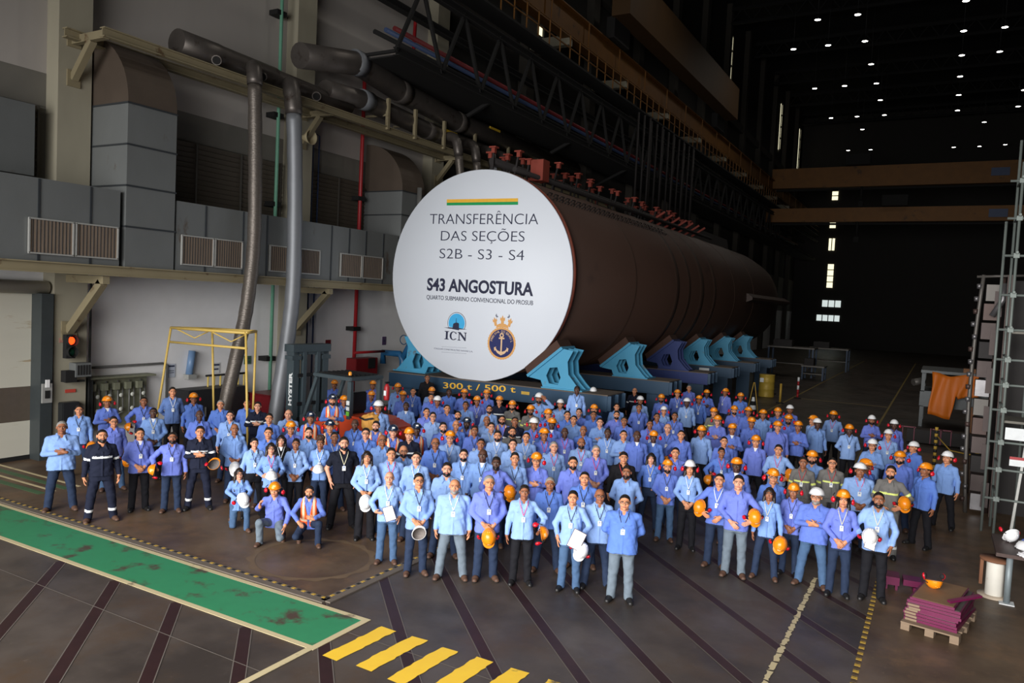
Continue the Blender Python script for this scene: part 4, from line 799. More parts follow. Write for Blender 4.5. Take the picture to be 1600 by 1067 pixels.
for i, (Y0, m) in enumerate(((22.3, CBL), (28.4, CBL), (33.9, CDK), (38.3, CBL), (43.3, CBL), (48.0, CBL))):
    bm_ = empty('transport_beam', (HX, Y0, 0)); tag(bm_, ('dark blue transverse steel beam lettered 300 t under the round sign' if i == 0 else 'dark blue transverse steel beam carrying the %s cradle' % NM[i]), 'beam', 'transverse beams under the hull')
    x0, x1 = -17.2, -8.75; b = MB(); b.box(((x0 + x1) / 2, Y0 + .2, 1.70), (x1 - x0, 1.3, .48), 0); b.box(((x0 + x1) / 2, Y0 + .2, 1.945), (x1 - x0 + .06, 1.4, .03), 1); b.box(((x0 + x1) / 2, Y0 + .2, 1.455), (x1 - x0 + .06, 1.4, .03), 0); cp(b, 'box_girder', [BMB if i != 2 else CDK, BTP], bm_)
    b = MB()
    for y in (-.4, .2, .8): b.box((x1 + .06, Y0 + y, 1.70), (.12, .06, .46))
    cp(b, 'end_rib', BMB, bm_)
    for x in (-16.6, -9.3): cp(MB().box((x, Y0 + .2, .72), (.7, 1.0, 1.44)), 'leg', BMB, bm_)
    if i == 0:
        T_ = lambda px, py: (lambda p: (p[0], p[2]))(at_y(px, py, Y0 - .456)); text_fit('300 t / 500 t', T_(692.5, 606.4), T_(805.5, 613.2), .20, SYL, bm_, Y0 - .452, .008)
        a = T_(815, 613.5); cp(MB().box((a[0] + .14, Y0 - .455, a[1]), (.30, .01, .10)), 'yellow_plate', HY, bm_)
    if i == 3: cp(MB().box((-10.1, Y0 - .455, 1.72), (.5, .01, .24)), 'paper_label', WHT, bm_)
    for sd in (1, -1):
        fx = (lambda x, y, z: (x, y, z)) if sd > 0 else (lambda x, y, z: (2 * HX - x + .5, y + .35, z))
        c = empty('hull_cradle', (HX + sd * 3.3, Y0, 1.96)); tag(c, '%s blue hull cradle on %s side, %s from the round sign' % ({0: 'light', 1: 'light', 2: 'dark'}.get(i, 'light'), 'camera right' if sd > 0 else 'far wall', NM[i]), 'cradle', 'steel cradles holding the hull')
        for y in (-.35, .05, .45): bb = MB(); plate(bb, Y0 + y, .05, fx); cp(bb, 'rib_plate', m, c)
        bb = MB(); bb.prism([(-11.56, 2.26), (-10.36, 3.26), (-10.42, 3.33), (-11.62, 2.33)], Y0 - .42, Y0 + .58, 0, fx); cp(bb, 'saddle_plate', m, c)
        bb = MB(); bb.prism([(-11.60, 2.34), (-10.46, 3.30), (-10.62, 3.52), (-11.72, 2.56)], Y0 - .36, Y0 + .52, 0, fx); cp(bb, 'timber_pad', WOD, c)
        bb = MB(); bb.prism([(-11.06, 1.96), (-9.62, 1.96), (-9.62, 2.0), (-11.06, 2.0)], Y0 - .42, Y0 + .58, 0, fx); cp(bb, 'base_plate', m, c)


# ---------------------------------------------------------------- crane runway and bridges (dark upper hall)
o = empty('crane_runway', (-18, 50, 19)); tag(o, 'long dirty yellow crane runway girder high along the left wall', 'crane runway')
cp(MB().ibeam((-17.9, 14, 19.15), (-17.9, 125, 19.15), .55, 1.5, .06), 'girder', YST, o); cp(MB().box((-17.9, 70, 20.0), (.14, 111, .14)), 'rail', DRK, o)
for k in range(24): cp(MB().box((-17.64, 16 + k * 4.5, 19.15), (.05, .08, 1.4)), 'stiffener', YST, o)
e_ = empty('crane_carriage', (-16.9, 52, 21)); tag(e_, 'big yellow crane end carriage riding above the runway girder', 'crane carriage'); cp(MB().box((-16.9, 54, 22.4), (1.1, 26, 2.6)), 'box_girder', mat('shaded_yellow_paint', (70, 46, 14), .7, 0, .2, 1), e_)  # carriage yellow darkened to stand in for the weak light up there
for y in (42.5, 65.5): cp(MB().box((-17.6, y, 20.6), (.5, 2.4, 1.2)), 'wheel_housing', DRK, e_)
for y in PY[3:]: cp(MB().bar((WX + .5, y, 18.3), (-17.7, y, 18.3), .4, .5), 'corbel', CON, o)
o = empty('crane_walkway', (-17.4, 50, 17)); tag(o, 'dark walkway with yellow railing posts hanging below the runway girder', 'walkway')
cp(MB().box((-17.6, 70, 16.9), (1.0, 112, .1)), 'deck', DRK, o)
for k in range(64): cp(MB().bar((-17.15, 18 + k * 1.15, 16.9), (-17.15, 18 + k * 1.15, 18.2), .05, .05), 'railing_post', YST, o)
for z in (17.5, 18.15): cp(MB().bar((-17.15, 16, z), (-17.15, 125, z), .05, .05), 'handrail', YST, o)
o = empty('service_truss', (-18, 50, 14)); tag(o, 'black service truss with pipes along the wall below the crane walkway', 'truss')
for z in (13.2, 15.9): cp(MB().ibeam((-17.2, 21.5, z), (-17.2, 125, z), .25, .3), 'chord', DRK, o); cp(MB().ibeam((-19.2, 21.5, z), (-19.2, 125, z), .25, .3), 'chord', DRK, o)
for k in range(26):
    y = 21.5 + k * 2.8; b = MB(); b.bar((-17.2, y, 13.2), (-17.2, y + 1.4, 15.9), .12, .12); b.bar((-17.2, y + 1.4, 15.9), (-17.2, y + 2.8, 13.2), .12, .12); b.bar((-17.2, y, 13.2), (-19.2, y, 13.2), .1, .1); cp(b, 'brace', DRK, o)
cp(MB().box((-18.2, 73, 13.05), (1.9, 103, .05)), 'floor_grating', DRK, o)
for x, m in ((-17.7, mat('shaded_red_pipe', (96, 22, 26), .6)), (-18.1, BLUP), (-18.6, DRK)): cp(MB().tube([(x, 22, 14.2), (x, 110, 14.2)], .09, 8), 'service_pipe', m, o)  # pipe red darkened, shade of the upper hall put into its colour
for y in PY[3:6]: cp(MB().bar((WX + .5, y, 11.9), (-17.4, y, 13.1), .14, .14), 'knee_brace', DRK, o)
o = empty('cable_curtain', (-17.2, 44, 12)); tag(o, 'dark bunch of hanging cables and frames above the hull crown', 'cables')
for k in range(16): cp(MB().tube([(-17.0 + .1 * (k % 3), 45 + k * .8, 16.6), (-17.0 + .1 * (k % 3), 45 + k * .8 + r_.uniform(-.1, .1), r_.uniform(9.4, 10.5))], .07, 6), 'hanging_cable', DKB, o)
for i, (y, z0, z1) in enumerate(((92, 19.0, 21.2), (90, 14.95, 16.45))):
    o = empty('bridge_crane', (0, y, z0)); tag(o, ('upper dirty yellow bridge crane across the far hall' if i == 0 else 'lower dirty yellow bridge crane across the far hall'), 'bridge crane', 'bridge cranes across the far end')
    cp(MB().box((-3, y, (z0 + z1) / 2), (30, .9, z1 - z0)), 'bridge_girder', YST, o); cp(MB().box((4.2, y - .5, (z0 + z1) / 2), (1.6, .06, .8)), 'name_plate', BLUP, o)
    cp(MB().box((-9 + i * 4, y - .2, z1 + .6), (2.4, 2.2, 1.1)), 'trolley', DRK, o); cp(MB().bar((-17.5, y, z0 - .2), (11.5, y, z0 - .2), .3, .2), 'festoon_rail', DRK, o)
    cp(MB().tube([(-8.5, y - .4, z0), (-8.5, y - .4, z0 - 1.6)], .12, 8).box((-8.5, y - .4, z0 - 1.9), (.5, .4, .6)), 'hook_block', DRK, o)

# ---------------------------------------------------------------- far floor: benches, drum, bollards, cone
STL = mat('dull_grey_steel', (96, 92, 88), .5, .4, .15, 2); DBL = mat('dull_blue_steel', (44, 62, 86), .5, .2)
def bench(x, y, w, d, h, lab, m=DBL):
    o = empty('work_bench', (x, y, 0)); tag(o, lab, 'bench', 'work benches in the dim far hall'); MB().box((0, 0, h), (w, d, .1)).obj('bench_top', STL, o)
    for sx in (-1, 1):
        for sy in (-1, 1): MB().box((sx * (w / 2 - .1), sy * (d / 2 - .1), h / 2), (.12, .12, h)).obj('leg', m, o)
    MB().box((0, 0, h * .45), (w - .2, d - .2, .06)).obj('shelf_board', STL, o); MB().box((-w * .2, 0, h + .3), (w * .4, d * .6, .5)).obj('machine_block', DKB, o)
bench(-9.8, 62, 3.4, 2.0, 2.2, 'tall dim work bench under the small far windows, left one'); bench(-8.3, 72, 3.2, 2.2, 1.9, 'dim work bench beyond the drum, middle one'); bench(-7.9, 60, 1.6, 1.6, 1.0, 'low dim bench with pale top near the aisle line')
def bollard(x, y, h, cols, lab, cat, name):
    o = empty(name, (x, y, 0)); tag(o, lab, cat); MB().lathe([(0, 0), (.2, 0), (.2, .05), (.06, .07)], 14).obj('base', TYR, o); n = len(cols)
    for k, m in enumerate(cols): MB().tube([(0, 0, .05 + h * k / n), (0, 0, .05 + h * (k + 1) / n)], .06, 10).obj('pole_band', m, o)
bollard(-6.75, 45.4, 1.15, [REDP, REDP, WHT, REDP, WHT], 'red and white post beside the aisle line beyond the crowd', 'bollard', 'bollard'); bollard(-7.1, 42, 1.0, [HY], 'thin yellow post beside the aisle line beyond the crowd', 'bollard', 'bollard'); bollard(-8.3, 46.5, 1.0, [REDP, DRK, REDP], 'dim red post next to the yellow drum', 'bollard', 'bollard')
o = empty('oil_drum', (-8.35, 44.8, 0)); tag(o, 'dirty yellow drum standing by the farthest cradle', 'drum'); MB().lathe([(0, 0), (.42, 0), (.44, .03), (.42, .06), (.42, .42), (.44, .45), (.42, .48), (.42, .84), (.44, .87), (.42, .90), (.42, 1.22), (.44, 1.25), (.40, 1.26), (0, 1.24)], 24).obj('drum_body', mat('dirty_yellow_drum', (190, 160, 62), .5, .1, .2), o); MB().box((-.2, -.40, .95), (.2, .08, .24)).obj('label_plate', WHT, o)
o = empty('traffic_cone', (-7.3, 36.2, 0)); tag(o, 'pale striped traffic cone with yellow rods behind the crowd', 'cone'); MB().box((0, 0, .03), (.45, .45, .06)).obj('base', TYR, o)
for k in range(5): MB().lathe([(.19 - .034 * k, .06 + .19 * k), (.156 - .034 * k, .25 + .19 * k)], 16).obj('cone_band', WHT if k % 2 else DRK, o)
for s in (-1, 1): MB().tube([(s * .25, 0, .06), (s * .02, .0, 1.5)], .018, 6).obj('rod', HY, o)
# ---------------------------------------------------------------- right side: machine with orange sheet, barrier, hull ring, scaffold
MCH = mat('grey_machine_paint', (92, 96, 98), .5, .2, .15); TRP = mat('orange_tarpaulin', (214, 112, 22), .55, 0, .08, 1.5, .3); OST = mat('orange_brown_steel', (130, 84, 46), .6, .1)
o = empty('covered_machine', (.4, 38.6, 0)); tag(o, 'low grey machine frame behind the orange tarpaulin', 'machine')
MB().box((.3, 1.6, 1.25), (2.6, 3.0, .7)).obj('body', MCH, o, .03); MB().box((.3, 1.36, 2.5), (2.6, 3.66, .12)).obj('top_frame', MCH, o)
for x, y in ((-.9, .2), (1.5, .2), (-.9, 3), (1.5, 3)): MB().box((x, y, 1.25), (.14, .14, 2.5)).obj('leg', MCH, o)
MB().box((1.0, -.2, .55), (.22, .2, 1.1)).obj('orange_post', OST, o); MB().box((1.1, .0, 2.62), (1.0, .5, .22)).obj('orange_box', OST, o); MB().tube([(-1.3, .6, 1.9), (-.9, .9, 2.0)], .16, 12).obj('motor', STL, o)
b = MB(); nx, nz = 16, 12; v = []
for j in range(nz + 1):
    for i in range(nx + 1):
        u, w = i / nx, j / nz; drop = 1.86 if u < .45 else (1.86 - 1.1 * min(1, (u - .45) / .12)) if u < .57 else .84 + .2 * (1 - u)
        zt = 2.52 - .16 * math.sin(math.pi * min(1, u * 1.2)) ** 2 * (u < .84); dr = drop + .3 * (u > .6) * .4
        v.append((-.58 + 1.75 * u + .05 * math.sin(w * 5 + u * 9), -.30 - .14 * math.sin(w * 2) - .06 * math.sin(u * 19 + w * 3), zt - dr * w))
b.add(v, [(j * (nx + 1) + i, j * (nx + 1) + i + 1, (j + 1) * (nx + 1) + i + 1, (j + 1) * (nx + 1) + i) for j in range(nz) for i in range(nx)], 0, True)
t_ = link('tarpaulin', b.mesh('tarpaulin', [TRP]), None, (.4, 38.4, 0)); sm = t_.modifiers.new('thick', 'SOLIDIFY'); sm.thickness = .02; tag(t_, 'orange tarpaulin hung over the grey machine right of the crowd', 'tarpaulin')
o = empty('floor_barrier', (.1, 33.4, 0)); tag(o, 'long low dark barrier trough with red-rimmed frames on the floor', 'barrier'); MB().box((.5, 0, .3), (2.9, .6, .5)).obj('trough', DKB, o); 
for x in (-.9, .05, .4): b = MB(); b.box((x, -.34, .62), (.5 if x < 0 else .3, .04, .04)); b.box((x - .2, -.34, .35), (.03, .04, .6)); b.box((x + .2 if x < 0 else x + .13, -.34, .35), (.03, .04, .6)); b.obj('red_frame', mat('dull_magenta_edge', (120, 44, 66), .5), o)
o = empty('striped_post', (.12, 27.4, 0)); tag(o, 'black and yellow striped post with chain by the dark barrier', 'bollard'); 
for k in range(14): MB().tube([(0, 0, .1 * k), (0, 0, .1 * k + .1)], .05, 10).obj('pole_band', HY if k % 2 else HZ, o)
MB().tube([(0, 0, 1.15), (.4, -.6, .8), (.9, -1.3, .85), (1.3, -1.9, 1.1)], .02, 6).obj('chain', HY, o)
o = empty('hull_section', (1.0, 22, 0)); tag(o, 'dark upright hull section edge packed with boxes and lagging, beside the scaffold', 'hull section')
DRS = mat('dark_rusted_plate', (72, 56, 52), .5, .4, .25, 1.5); SHY = mat('shiny_foil_lagging', (120, 118, 120), .4, .7, .4, 3, .2); GPL = mat('grey_primer_plate', (82, 70, 68), .6, .2, .15)
xe = lambda z: .74 + .012 * (z - 3.0) ** 2        # the slight bow of the section's edge
for y, dx, m_ in ((22.0, 0, STL), (22.3, .46, DRS), (24.6, .1, DRS)):
    cp(MB().tube([(xe(z) + dx, y, z) for z in np.linspace(0, 5.9, 12)], .045, 8), 'edge_rail', m_, o)
r_ = random.Random(8)
for k in range(12):
    z = .3 + k * .47; cp(MB().box((xe(z) + .26, 22.25, z), (.30, .40, .40), 0), 'equipment_box', (SHY, GPL, DKB, GPL, DRS, STL)[k % 6], o, )
    cp(MB().box((xe(z) + .40 + .02 * (k % 2), 22.05, z + .2), (.16, .06, .62)), 'cover_plate', (GPL, DRS)[k % 2], o) if k % 2 == 0 else None
for k in range(18):
    z = .35 + k * .31; c_ = (xe(z) - .03 + r_.uniform(-.05, .03), 21.98, z); cp(MB().lathe([(0, -.06), (.05, -.06), (.06, .05), (0, .06)], 10, c_), 'pipe_clamp', SHY if k % 3 else DRS, o)
cp(MB().bar((xe(.1) + .55, 21.9, 0), (xe(5.9) + .55, 21.9, 5.9), .10, .12), 'upright', DRS, o); cp(MB().box((3.0, 23.8, 2.9), (3.2, 2.6, 5.8)), 'section_shell', DKB, o); cp(MB().tube([(.7, 22.0, 5.85), (1.7, 21.9, 5.9)], .03, 8), 'top_tube', STL, o); cp(MB().tube([(xe(4.6) + .3, 21.9, 4.9), (xe(4.6) + .5, 21.9, 5.3), (xe(4.6) + .5, 21.9, 5.7)], .07, 10), 'foil_hose', SHY, o)
SCF = mat('galvanised_tube', (116, 124, 120), .55, .3, .15, 3); PLK = mat('scaffold_plank', (116, 112, 104), .7, 0, .15)
o = empty('scaffold_tower', (1.32, 19.7, 0)); tag(o, 'galvanised tube scaffold with white banner at the photo\'s right edge', 'scaffold')
for x, y, h in ((1.32, 19.7, 8.2), (1.32, 20.9, 8.9), (2.5, 19.7, 8.6), (2.5, 20.9, 8.6), (1.12, 20.3, 7.0), (1.78, 20.9, 9.2)): cp(MB().tube([(x, y, 0), (x, y, h)], .03, 10), 'standard_tube', SCF, o)
for z in (.9, 1.55, 2.15, 2.85, 3.4, 3.95, 4.6, 5.35, 6.2, 7.0, 7.8):
    cp(MB().tube([(1.1, 19.7, z), (2.8, 19.7, z)], .026, 8), 'ledger_tube', SCF, o); cp(MB().tube([(1.32, 19.5, z + .06), (1.32, 21.1, z + .06)], .026, 8), 'ledger_tube', SCF, o)
    cp(MB().box((1.32, 19.7, z), (.11, .11, .10)), 'coupler', SCF, o)
for z in (2.6, 4.55): cp(MB().box((2.0, 20.3, z), (1.3, 1.1, .05)), 'plank', PLK, o)
cp(MB().box((2.0, 19.66, 2.36), (1.24, .02, .26)), 'banner', WHT, o); text_fit('ATENÇÃO', (1.72, 2.33), (2.2, 2.33), .09, TEAL, o, 19.645, .0)
cp(MB().box((1.85, 19.66, 1.77), (.70, .015, .20)), 'notice_board', WHT, o); cp(MB().box((1.85, 19.65, 1.84), (.70, .012, .06)), 'notice_header', REDP, o)
cp(MB().bar((1.62, 19.75, 0), (1.78, 19.75, 2.2), .09, .05), 'door_post', GFR, o)
# ---------------------------------------------------------------- right foreground: cable drum, bench with helmets, pallet
o = empty('cable_drum', (1.12, 15.55, 0)); tag(o, 'white upright cable drum with a rusty wooden top flange', 'cable drum'); RST = mat('rusty_brown_flange', (116, 76, 52), .8, 0, .2, 3)
MB().lathe([(0, 0), (.25, 0), (.25, .035), (.14, .04)], 26).obj('bottom_flange', mat('pale_flange_paint', (196, 180, 160), .7, 0, .08), o); MB().lathe([(.14, .035), (.14, .64)], 24).obj('core', mat('white_worn_core', (214, 210, 200), .6, 0, .05, rust=(170, 130, 96), rustamt=.0, rscale=6), o); MB().lathe([(.14, .63), (.25, .64), (.25, .675), (0, .675)], 26).obj('top_flange', RST, o); MB().box((-.21, .05, .42), (.05, .22, .45)).obj('hanging_board', RST, o)
TB = empty('steel_bench', (1.95, 15.75, 0)); tag(TB, 'dark steel bench with helmets on it at the photo\'s right edge', 'bench'); MB().box((0, 0, .86), (1.75, 1.35, .06)).obj('bench_top', DRS, TB)
for x, y in ((-.66, -.48), (.75, -.48), (-.66, .55), (.75, .55)): MB().tube([(x, y, 0), (x, y, .83)], .05, 14).obj('leg', mat('grey_post_paint', (128, 138, 142), .5, .2), TB); 
MB().box((-.66, -.48, .012), (.22, .22, .02)).obj('foot_plate', WHT, TB)
PL = empty('wooden_pallet', (.30, 13.55, 0), -.20); tag(PL, 'weathered wooden pallet under the magenta plates', 'pallet'); PLW = mat('weathered_pallet_wood', (132, 112, 92), .85, 0, .2, 4, stretch=(1, 6, 6))
for y in (-.62, -.38, -.12, .12, .38, .62): MB().box((0, y, .125), (.78, .16, .022)).obj('deck_board', PLW, PL)
for x in (-.33, 0, .33):
    for y in (-.6, 0, .6): MB().box((x, y, .057), (.12, .16, .10)).obj('block', PLW, PL)
MAG = mat('magenta_painted_plate', (104, 20, 66), .4, .1, .15, 3); TBR = mat('brown_plate_face', (132, 102, 74), .7, 0, .15)
r_ = random.Random(3)
for k in range(8):
    w = (.72 if k < 7 else .60); o = empty('steel_plate', (.30 + r_.uniform(-.02, .02), 13.55 + r_.uniform(-.03, .03), .137 + k * .046), -.20 + r_.uniform(-.05, .05)); tag(o, 'magenta edged plate on the pallet, %s of the stack' % ('bottom one', 'second from bottom', 'third from bottom', 'fourth from bottom', 'fourth from top', 'third from top', 'second from top', 'topmost')[k], 'plate', 'magenta plates stacked on the pallet')
    MB().box((0, 0, .0205), (w, 1.15, .040)).obj('plate_edge', MAG, o); MB().box((0, 0, .0425), (w - .04, 1.11, .004)).obj('plate_face', TBR if k == 7 else STL, o)
    if k < 6: MB().box((-w / 2 + .1, -.582, .02), (.16, .012, .034)).obj('pale_end', PLW, o)
o = MB().box((0, 0, .02), (.07, .55, .03)).obj('steel_bar', MAG, None, 0, (.60, 13.25, .555), (.13, .06, -.85)); tag(o, 'loose magenta bar lying askew on the plate stack', 'bar')
o = empty('magenta_trestle', (-.45, 14.9, 0), .1); tag(o, 'low magenta trestle on floor behind the plate stack', 'trestle'); MB().box((0, 0, .17), (.24, .36, .14)).obj('body', MAG, o); MB().box((.32, 0, .17), (.28, .3, .10)).obj('arm', MAG, o)
for x in (-.08, .08, .36): MB().box((x, 0, .05), (.04, .28, .10)).obj('leg', MAG, o)
# ---------------------------------------------------------------- head gear, hair and small wear, all in head coordinates (origin = head centre)
def acc(name, f, mats, mif=None):
    P, Q = f.mesh(); mi = mif(P[Q].mean(1)).astype(int) if mif is not None else None
    return to_mesh(name, P, Q, mats, mi)

def skull(f, g, k=.01):
    f.ell((0, .018, .025), (.077 + g, .097 + g, .092 + g), k); f.ell((0, .03, -.02), (.066 + g, .075 + g, .07 + g), .02)

HAIR = bpy.data.materials.new('hair')
def build_hair():
    out = {}
    def line(f, front=.062, z0=-.055):            # hairline: high on the forehead, low on the nape, round the ears
        f.keep(lambda x, y, z: np.maximum(np.interp(y, [-.09, -.065, -.048, -.03, .0, .03, .08], [front + .012, front - .006, front - .026, .026, .0, -.02, z0]).astype(np.float32) - z, (.027 - np.sqrt((np.abs(x) - .08) ** 2 + (y - .008) ** 2 + (z + .008) ** 2))))
    def new(): return small_field((-.14, -.15, -.2), (.14, .17, .21), .006)
    f = new(); skull(f, .006); f.ell((0, .0, .075), (.062, .085, .052), .02); f.wrinkle(.0022, 2.0); line(f, .086); out['s'] = f
    f = new(); skull(f, .0035); line(f, .086); out['z'] = f
    f = new(); skull(f, .006); f.wrinkle(.0012, 2.5); line(f, .088); out['g'] = f
    f = small_field((-.17, -.15, -.42), (.17, .17, .16), .0075); skull(f, .013)
    f.cone((-.085, .03, .02), .03, (-.10, .02, -.22), .035, .03); f.cone((.085, .03, .02), .03, (.10, .02, -.22), .035, .03); f.ell((0, .085, -.12), (.10, .05, .2), .04)
    f.cone((-.10, .02, -.2), .035, (-.10, -.04, -.36), .022, .02)
    f.ell((0, -.115, -.03), (.062, .06, .105), .012, None, True); f.wrinkle(.0014, 1.6); out['l'] = f
    f = new(); skull(f, .008); line(f, .064); f.ell((0, .10, .07), (.04, .04, .04), .02); out['t'] = f
    f = small_field((-.19, -.19, -.2), (.19, .2, .26), .0075); skull(f, .01); line(f, .064)
    f.ell((0, -.01, .125), (.10, .09, .065), .03); f.wrinkle(.006, 2.2); out['c'] = f
    return {k: acc('hair', v, [HAIR]) for k, v in out.items()}

def build_beard():
    f = small_field((-.1, -.14, -.16), (.1, .06, .03), .005)
    f.ell((0, -.026, -.035), (.067, .072, .082), .02); f.cone((-.030, -.03, -.085), .031, (0, -.072, -.098), .030, .02); f.cone((.030, -.03, -.085), .031, (0, -.072, -.098), .030, .02)
    f.ell((0, -.10, -.003), (.062, .07, .044), .006, None, True); f.ell((0, -.10, -.0625), (.023, .04, .0085), .002, None, True)
    f.keep(lambda x, y, z: np.maximum(z + .028 - .4 * np.abs(x), y - .01)); return acc('beard', f, [HAIR])

def build_glasses(fm):
    b = MB()
    for sx in (-1, 1):
        r = [(sx * .032 + .024 * math.cos(t), -.1115 + .012 * (abs(math.cos(t)) if math.cos(t) * sx > 0 else 0), .004 + .018 * math.sin(t)) for t in [i * math.pi / 6 for i in range(13)]]
        b.tube(r, .0024, 5); b.tube([(sx * .056, -.10, .008), (sx * .082, -.03, .006), (sx * .084, .02, 0)], .0022, 5)
    b.tube([(-.009, -.112, .007), (.009, -.112, .007)], .0022, 5)
    return b.mesh('glasses', [fm])

HATZ = .052                                       # brim height in head coordinates
def build_hat(shell, label, lining):
    f = small_field((-.15, -.20, -.03), (.15, .17, .16), .0052)
    f.ell((0, .008, 0), (.113, .138, .128), .004)
    for x in (-.03, 0, .03): f.cone((x, -.085, .094 - abs(x) * .3), .011, (x, .10, .098 - abs(x) * .3), .011, .006)
    f.keep(lambda x, y, z: -z)
    x = f.ax[:, None, None]; y = f.ay[None, :, None]; z = f.az[None, None, :]
    br = np.maximum((np.sqrt((x / .121) ** 2 + ((y - .008) / .146) ** 2) - 1) * .12, np.abs(z - .004) - .0045)
    vz = z + .10 * np.clip(-y - .12, 0, 1)
    vis = np.maximum((np.sqrt((x / .098) ** 2 + ((y + .075) / .098) ** 2) - 1) * .09, np.abs(vz - .004) - .0045)
    f.F = np.minimum(f.F, np.minimum(br, vis)).astype(np.float32)
    inn = (np.sqrt((x / .105) ** 2 + ((y - .008) / .131) ** 2 + ((z + .004) / .122) ** 2) - 1) * .10
    f.F = np.maximum(f.F, -inn).astype(np.float32)
    def mi(C):
        lab = (np.abs(C[:, 0]) < .030) & (C[:, 1] < -.06) & (C[:, 2] > .045) & (C[:, 2] < .078)
        ins = (np.sqrt((C[:, 0] / .109) ** 2 + ((C[:, 1] - .008) / .135) ** 2 + ((C[:, 2] + .004) / .126) ** 2) < 1)
        return np.where(lab, 1, np.where(ins, 2, 0))
    return acc('hard_hat', f, [shell, label, lining], mi)
def build_muff(red, blk, side):
    f = small_field((-.06, -.07, -.07), (.06, .07, .13), .006); m = side
    f.ell((0, 0, 0), (.028, .042, .047), .004); f.ell((-m * .020, 0, 0), (.020, .038, .042), .002)
    f.cone((m * .012, 0, .03), .009, (m * .004, 0, .08), .007, .004); f.cone((m * .004, 0, .08), .007, (-m * .03, 0, .108), .009, .006)
    return acc('ear_muff', f, [red, blk], lambda C: (C[:, 0] * m < -.012) | (C[:, 2] > .056))

def build_shoe(leather, sole):
    f = small_field((-.07, -.24, -.02), (.07, .11, .16), .007)
    f.cone((0, -.0, .10), .052, (0, .015, .05), .050, .02); f.cone((0, .035, .045), .043, (0, -.10, .045), .047, .03); f.cone((0, -.10, .04), .047, (0, -.165, .032), .040, .02)
    f.keep(lambda x, y, z: np.maximum(.003 - z, z - .135)); P, Q = f.mesh()
    return to_mesh('shoe', P, Q, [leather, sole], (P[Q].mean(1)[:, 2] < .022).astype(int))
def build_lanyard(strap, frontf):
    b = MB()
    for sx in (-1, 1):
        pts = [(sx * .062, .04, 1.492), (sx * .072, -.03, 1.463)] + [(sx * (.066 - .064 * t), frontf(1.43 - .20 * t) , 1.43 - .20 * t) for t in (0, .25, .5, .75, 1)]
        b.ribbon(pts, .010, (0, -1, .25))
    return b.mesh('lanyard', [strap])
def build_badge(card, clip, frontf, z=1.165):
    b = MB(); b.box((0, frontf(z) - .006, z), (.058, .005, .086), 0); b.box((0, frontf(z) - .009, z + .018), (.03, .004, .03), 1); b.box((0, frontf(z) - .007, z + .055), (.012, .008, .03), 1)
    return b.mesh('badge', [card, clip])
def build_vest(ps, org, refl):
    f = grid(ps, 's', .008, .0115, False)
    f.loft([(.86, .195, .150, 0), (1.05, .185, .146, 0), (1.18, .188, .147, 0), (1.30, .194, .147, 0), (1.38, .178, .134, .008), (1.44, .14, .105, .014), (1.472, .10, .09, .018)], .03, 2.5)
    f.keep(lambda x, y, z: np.maximum(np.maximum(.88 - z, np.abs(x) - .16 - .12 * np.maximum(1.2 - z, 0)), np.minimum(.02 + np.maximum(z - 1.10, 0) * .18 - np.abs(x), -y)).astype(np.float32))
    P, Q = f.mesh(); C = P[Q].mean(1)
    mi = ((np.abs(np.abs(C[:, 0]) - .105) < .022) & (C[:, 2] > 1.0)) | (np.abs(C[:, 2] - 1.02) < .026)
    return to_mesh('safety_vest', P, Q, [org, refl], mi.astype(int))
# ---------------------------------------------------------------- poses
def mirror(arms):
    g = lambda p: (-p[0], p[1], p[2])
    def one(a): return (g(a[0]), g(a[1]), g(a[2]), g(a[3]), a[4]) + ((-a[5],) if len(a) > 5 else (-1,))
    return [one(arms[1]), one(arms[0])]
SD = lambda s: ((s * .232, .035, 1.108), (s * .258, -.035, .862), (s * -.02, -.14, -1), (-s, -.1, 0), .34, -s)
PL = lambda s: ((s * .252, .02, 1.115), (s * .078, -.175 + .022 * s, .965 - .015 * s), (-s * .62, -.22, -.62), (-s * .25, 1, -.25), .30, -s)
BK = lambda s: ((s * .262, .095, 1.115), (s * .135, .185, .985), (-s * .8, .15, -.45), (0, -1, 0), .4, s)
WI = ((-.088, .0, .86), (-.15, -.02, .48), (-.19, .01, .075)), ((.088, .0, .86), (.15, -.02, .48), (.19, .01, .075))
CR = [((-.25, -.07, 1.12), (-.03, -.205, 1.150), (1, -.02, .22), (0, 1, 0), .25, 1), ((.25, -.06, 1.115), (.06, -.245, 1.175), (-1, .10, .10), (0, 1, .2), .3, -1)]
HR = [PL(-1), ((.345, .02, 1.165), (.225, -.195, 1.02), (-.55, -.5, -.25), (-.4, .9, 0), .35, -1)]
HO = [SD(-1), ((.36, .0, 1.17), (.285, -.20, 1.00), (-.15, -.8, -.1), (-1, .1, .4), .6, -1)]
WA = [((-.28, .02, 1.14), (-.165, -.21, 1.075), (.35, -.85, .1), (.9, .3, 0), .5, 1), ((.28, .02, 1.14), (.165, -.21, 1.075), (-.35, -.85, .1), (-.9, .3, 0), .5, -1)]
PO = [((-.27, .06, 1.12), (-.215, -.075, .925), (.1, -.12, -1), (1, .2, 0), .2, 1), ((.27, .06, 1.12), (.215, -.075, .925), (-.1, -.12, -1), (-1, .2, 0), .2, -1)]
PP = [((-.27, .06, 1.12), (-.215, -.075, .925), (.1, -.12, -1), (1, .2, 0), .2, 1), ((.30, .0, 1.14), (.19, -.20, 1.0), (-.3, -.7, -.45), (-.8, .3, .3), .6, -1)]
PM = [((-.30, .0, 1.14), (-.20, -.21, 1.03), (.5, -.6, -.1), (.6, .4, .6), .5, 1), PO[1]]
RA = [((-.35, -.11, 1.42), (-.185, -.165, 1.615), (.75, -.25, .62), (.3, .9, -.2), .2, 1), SD(1)]
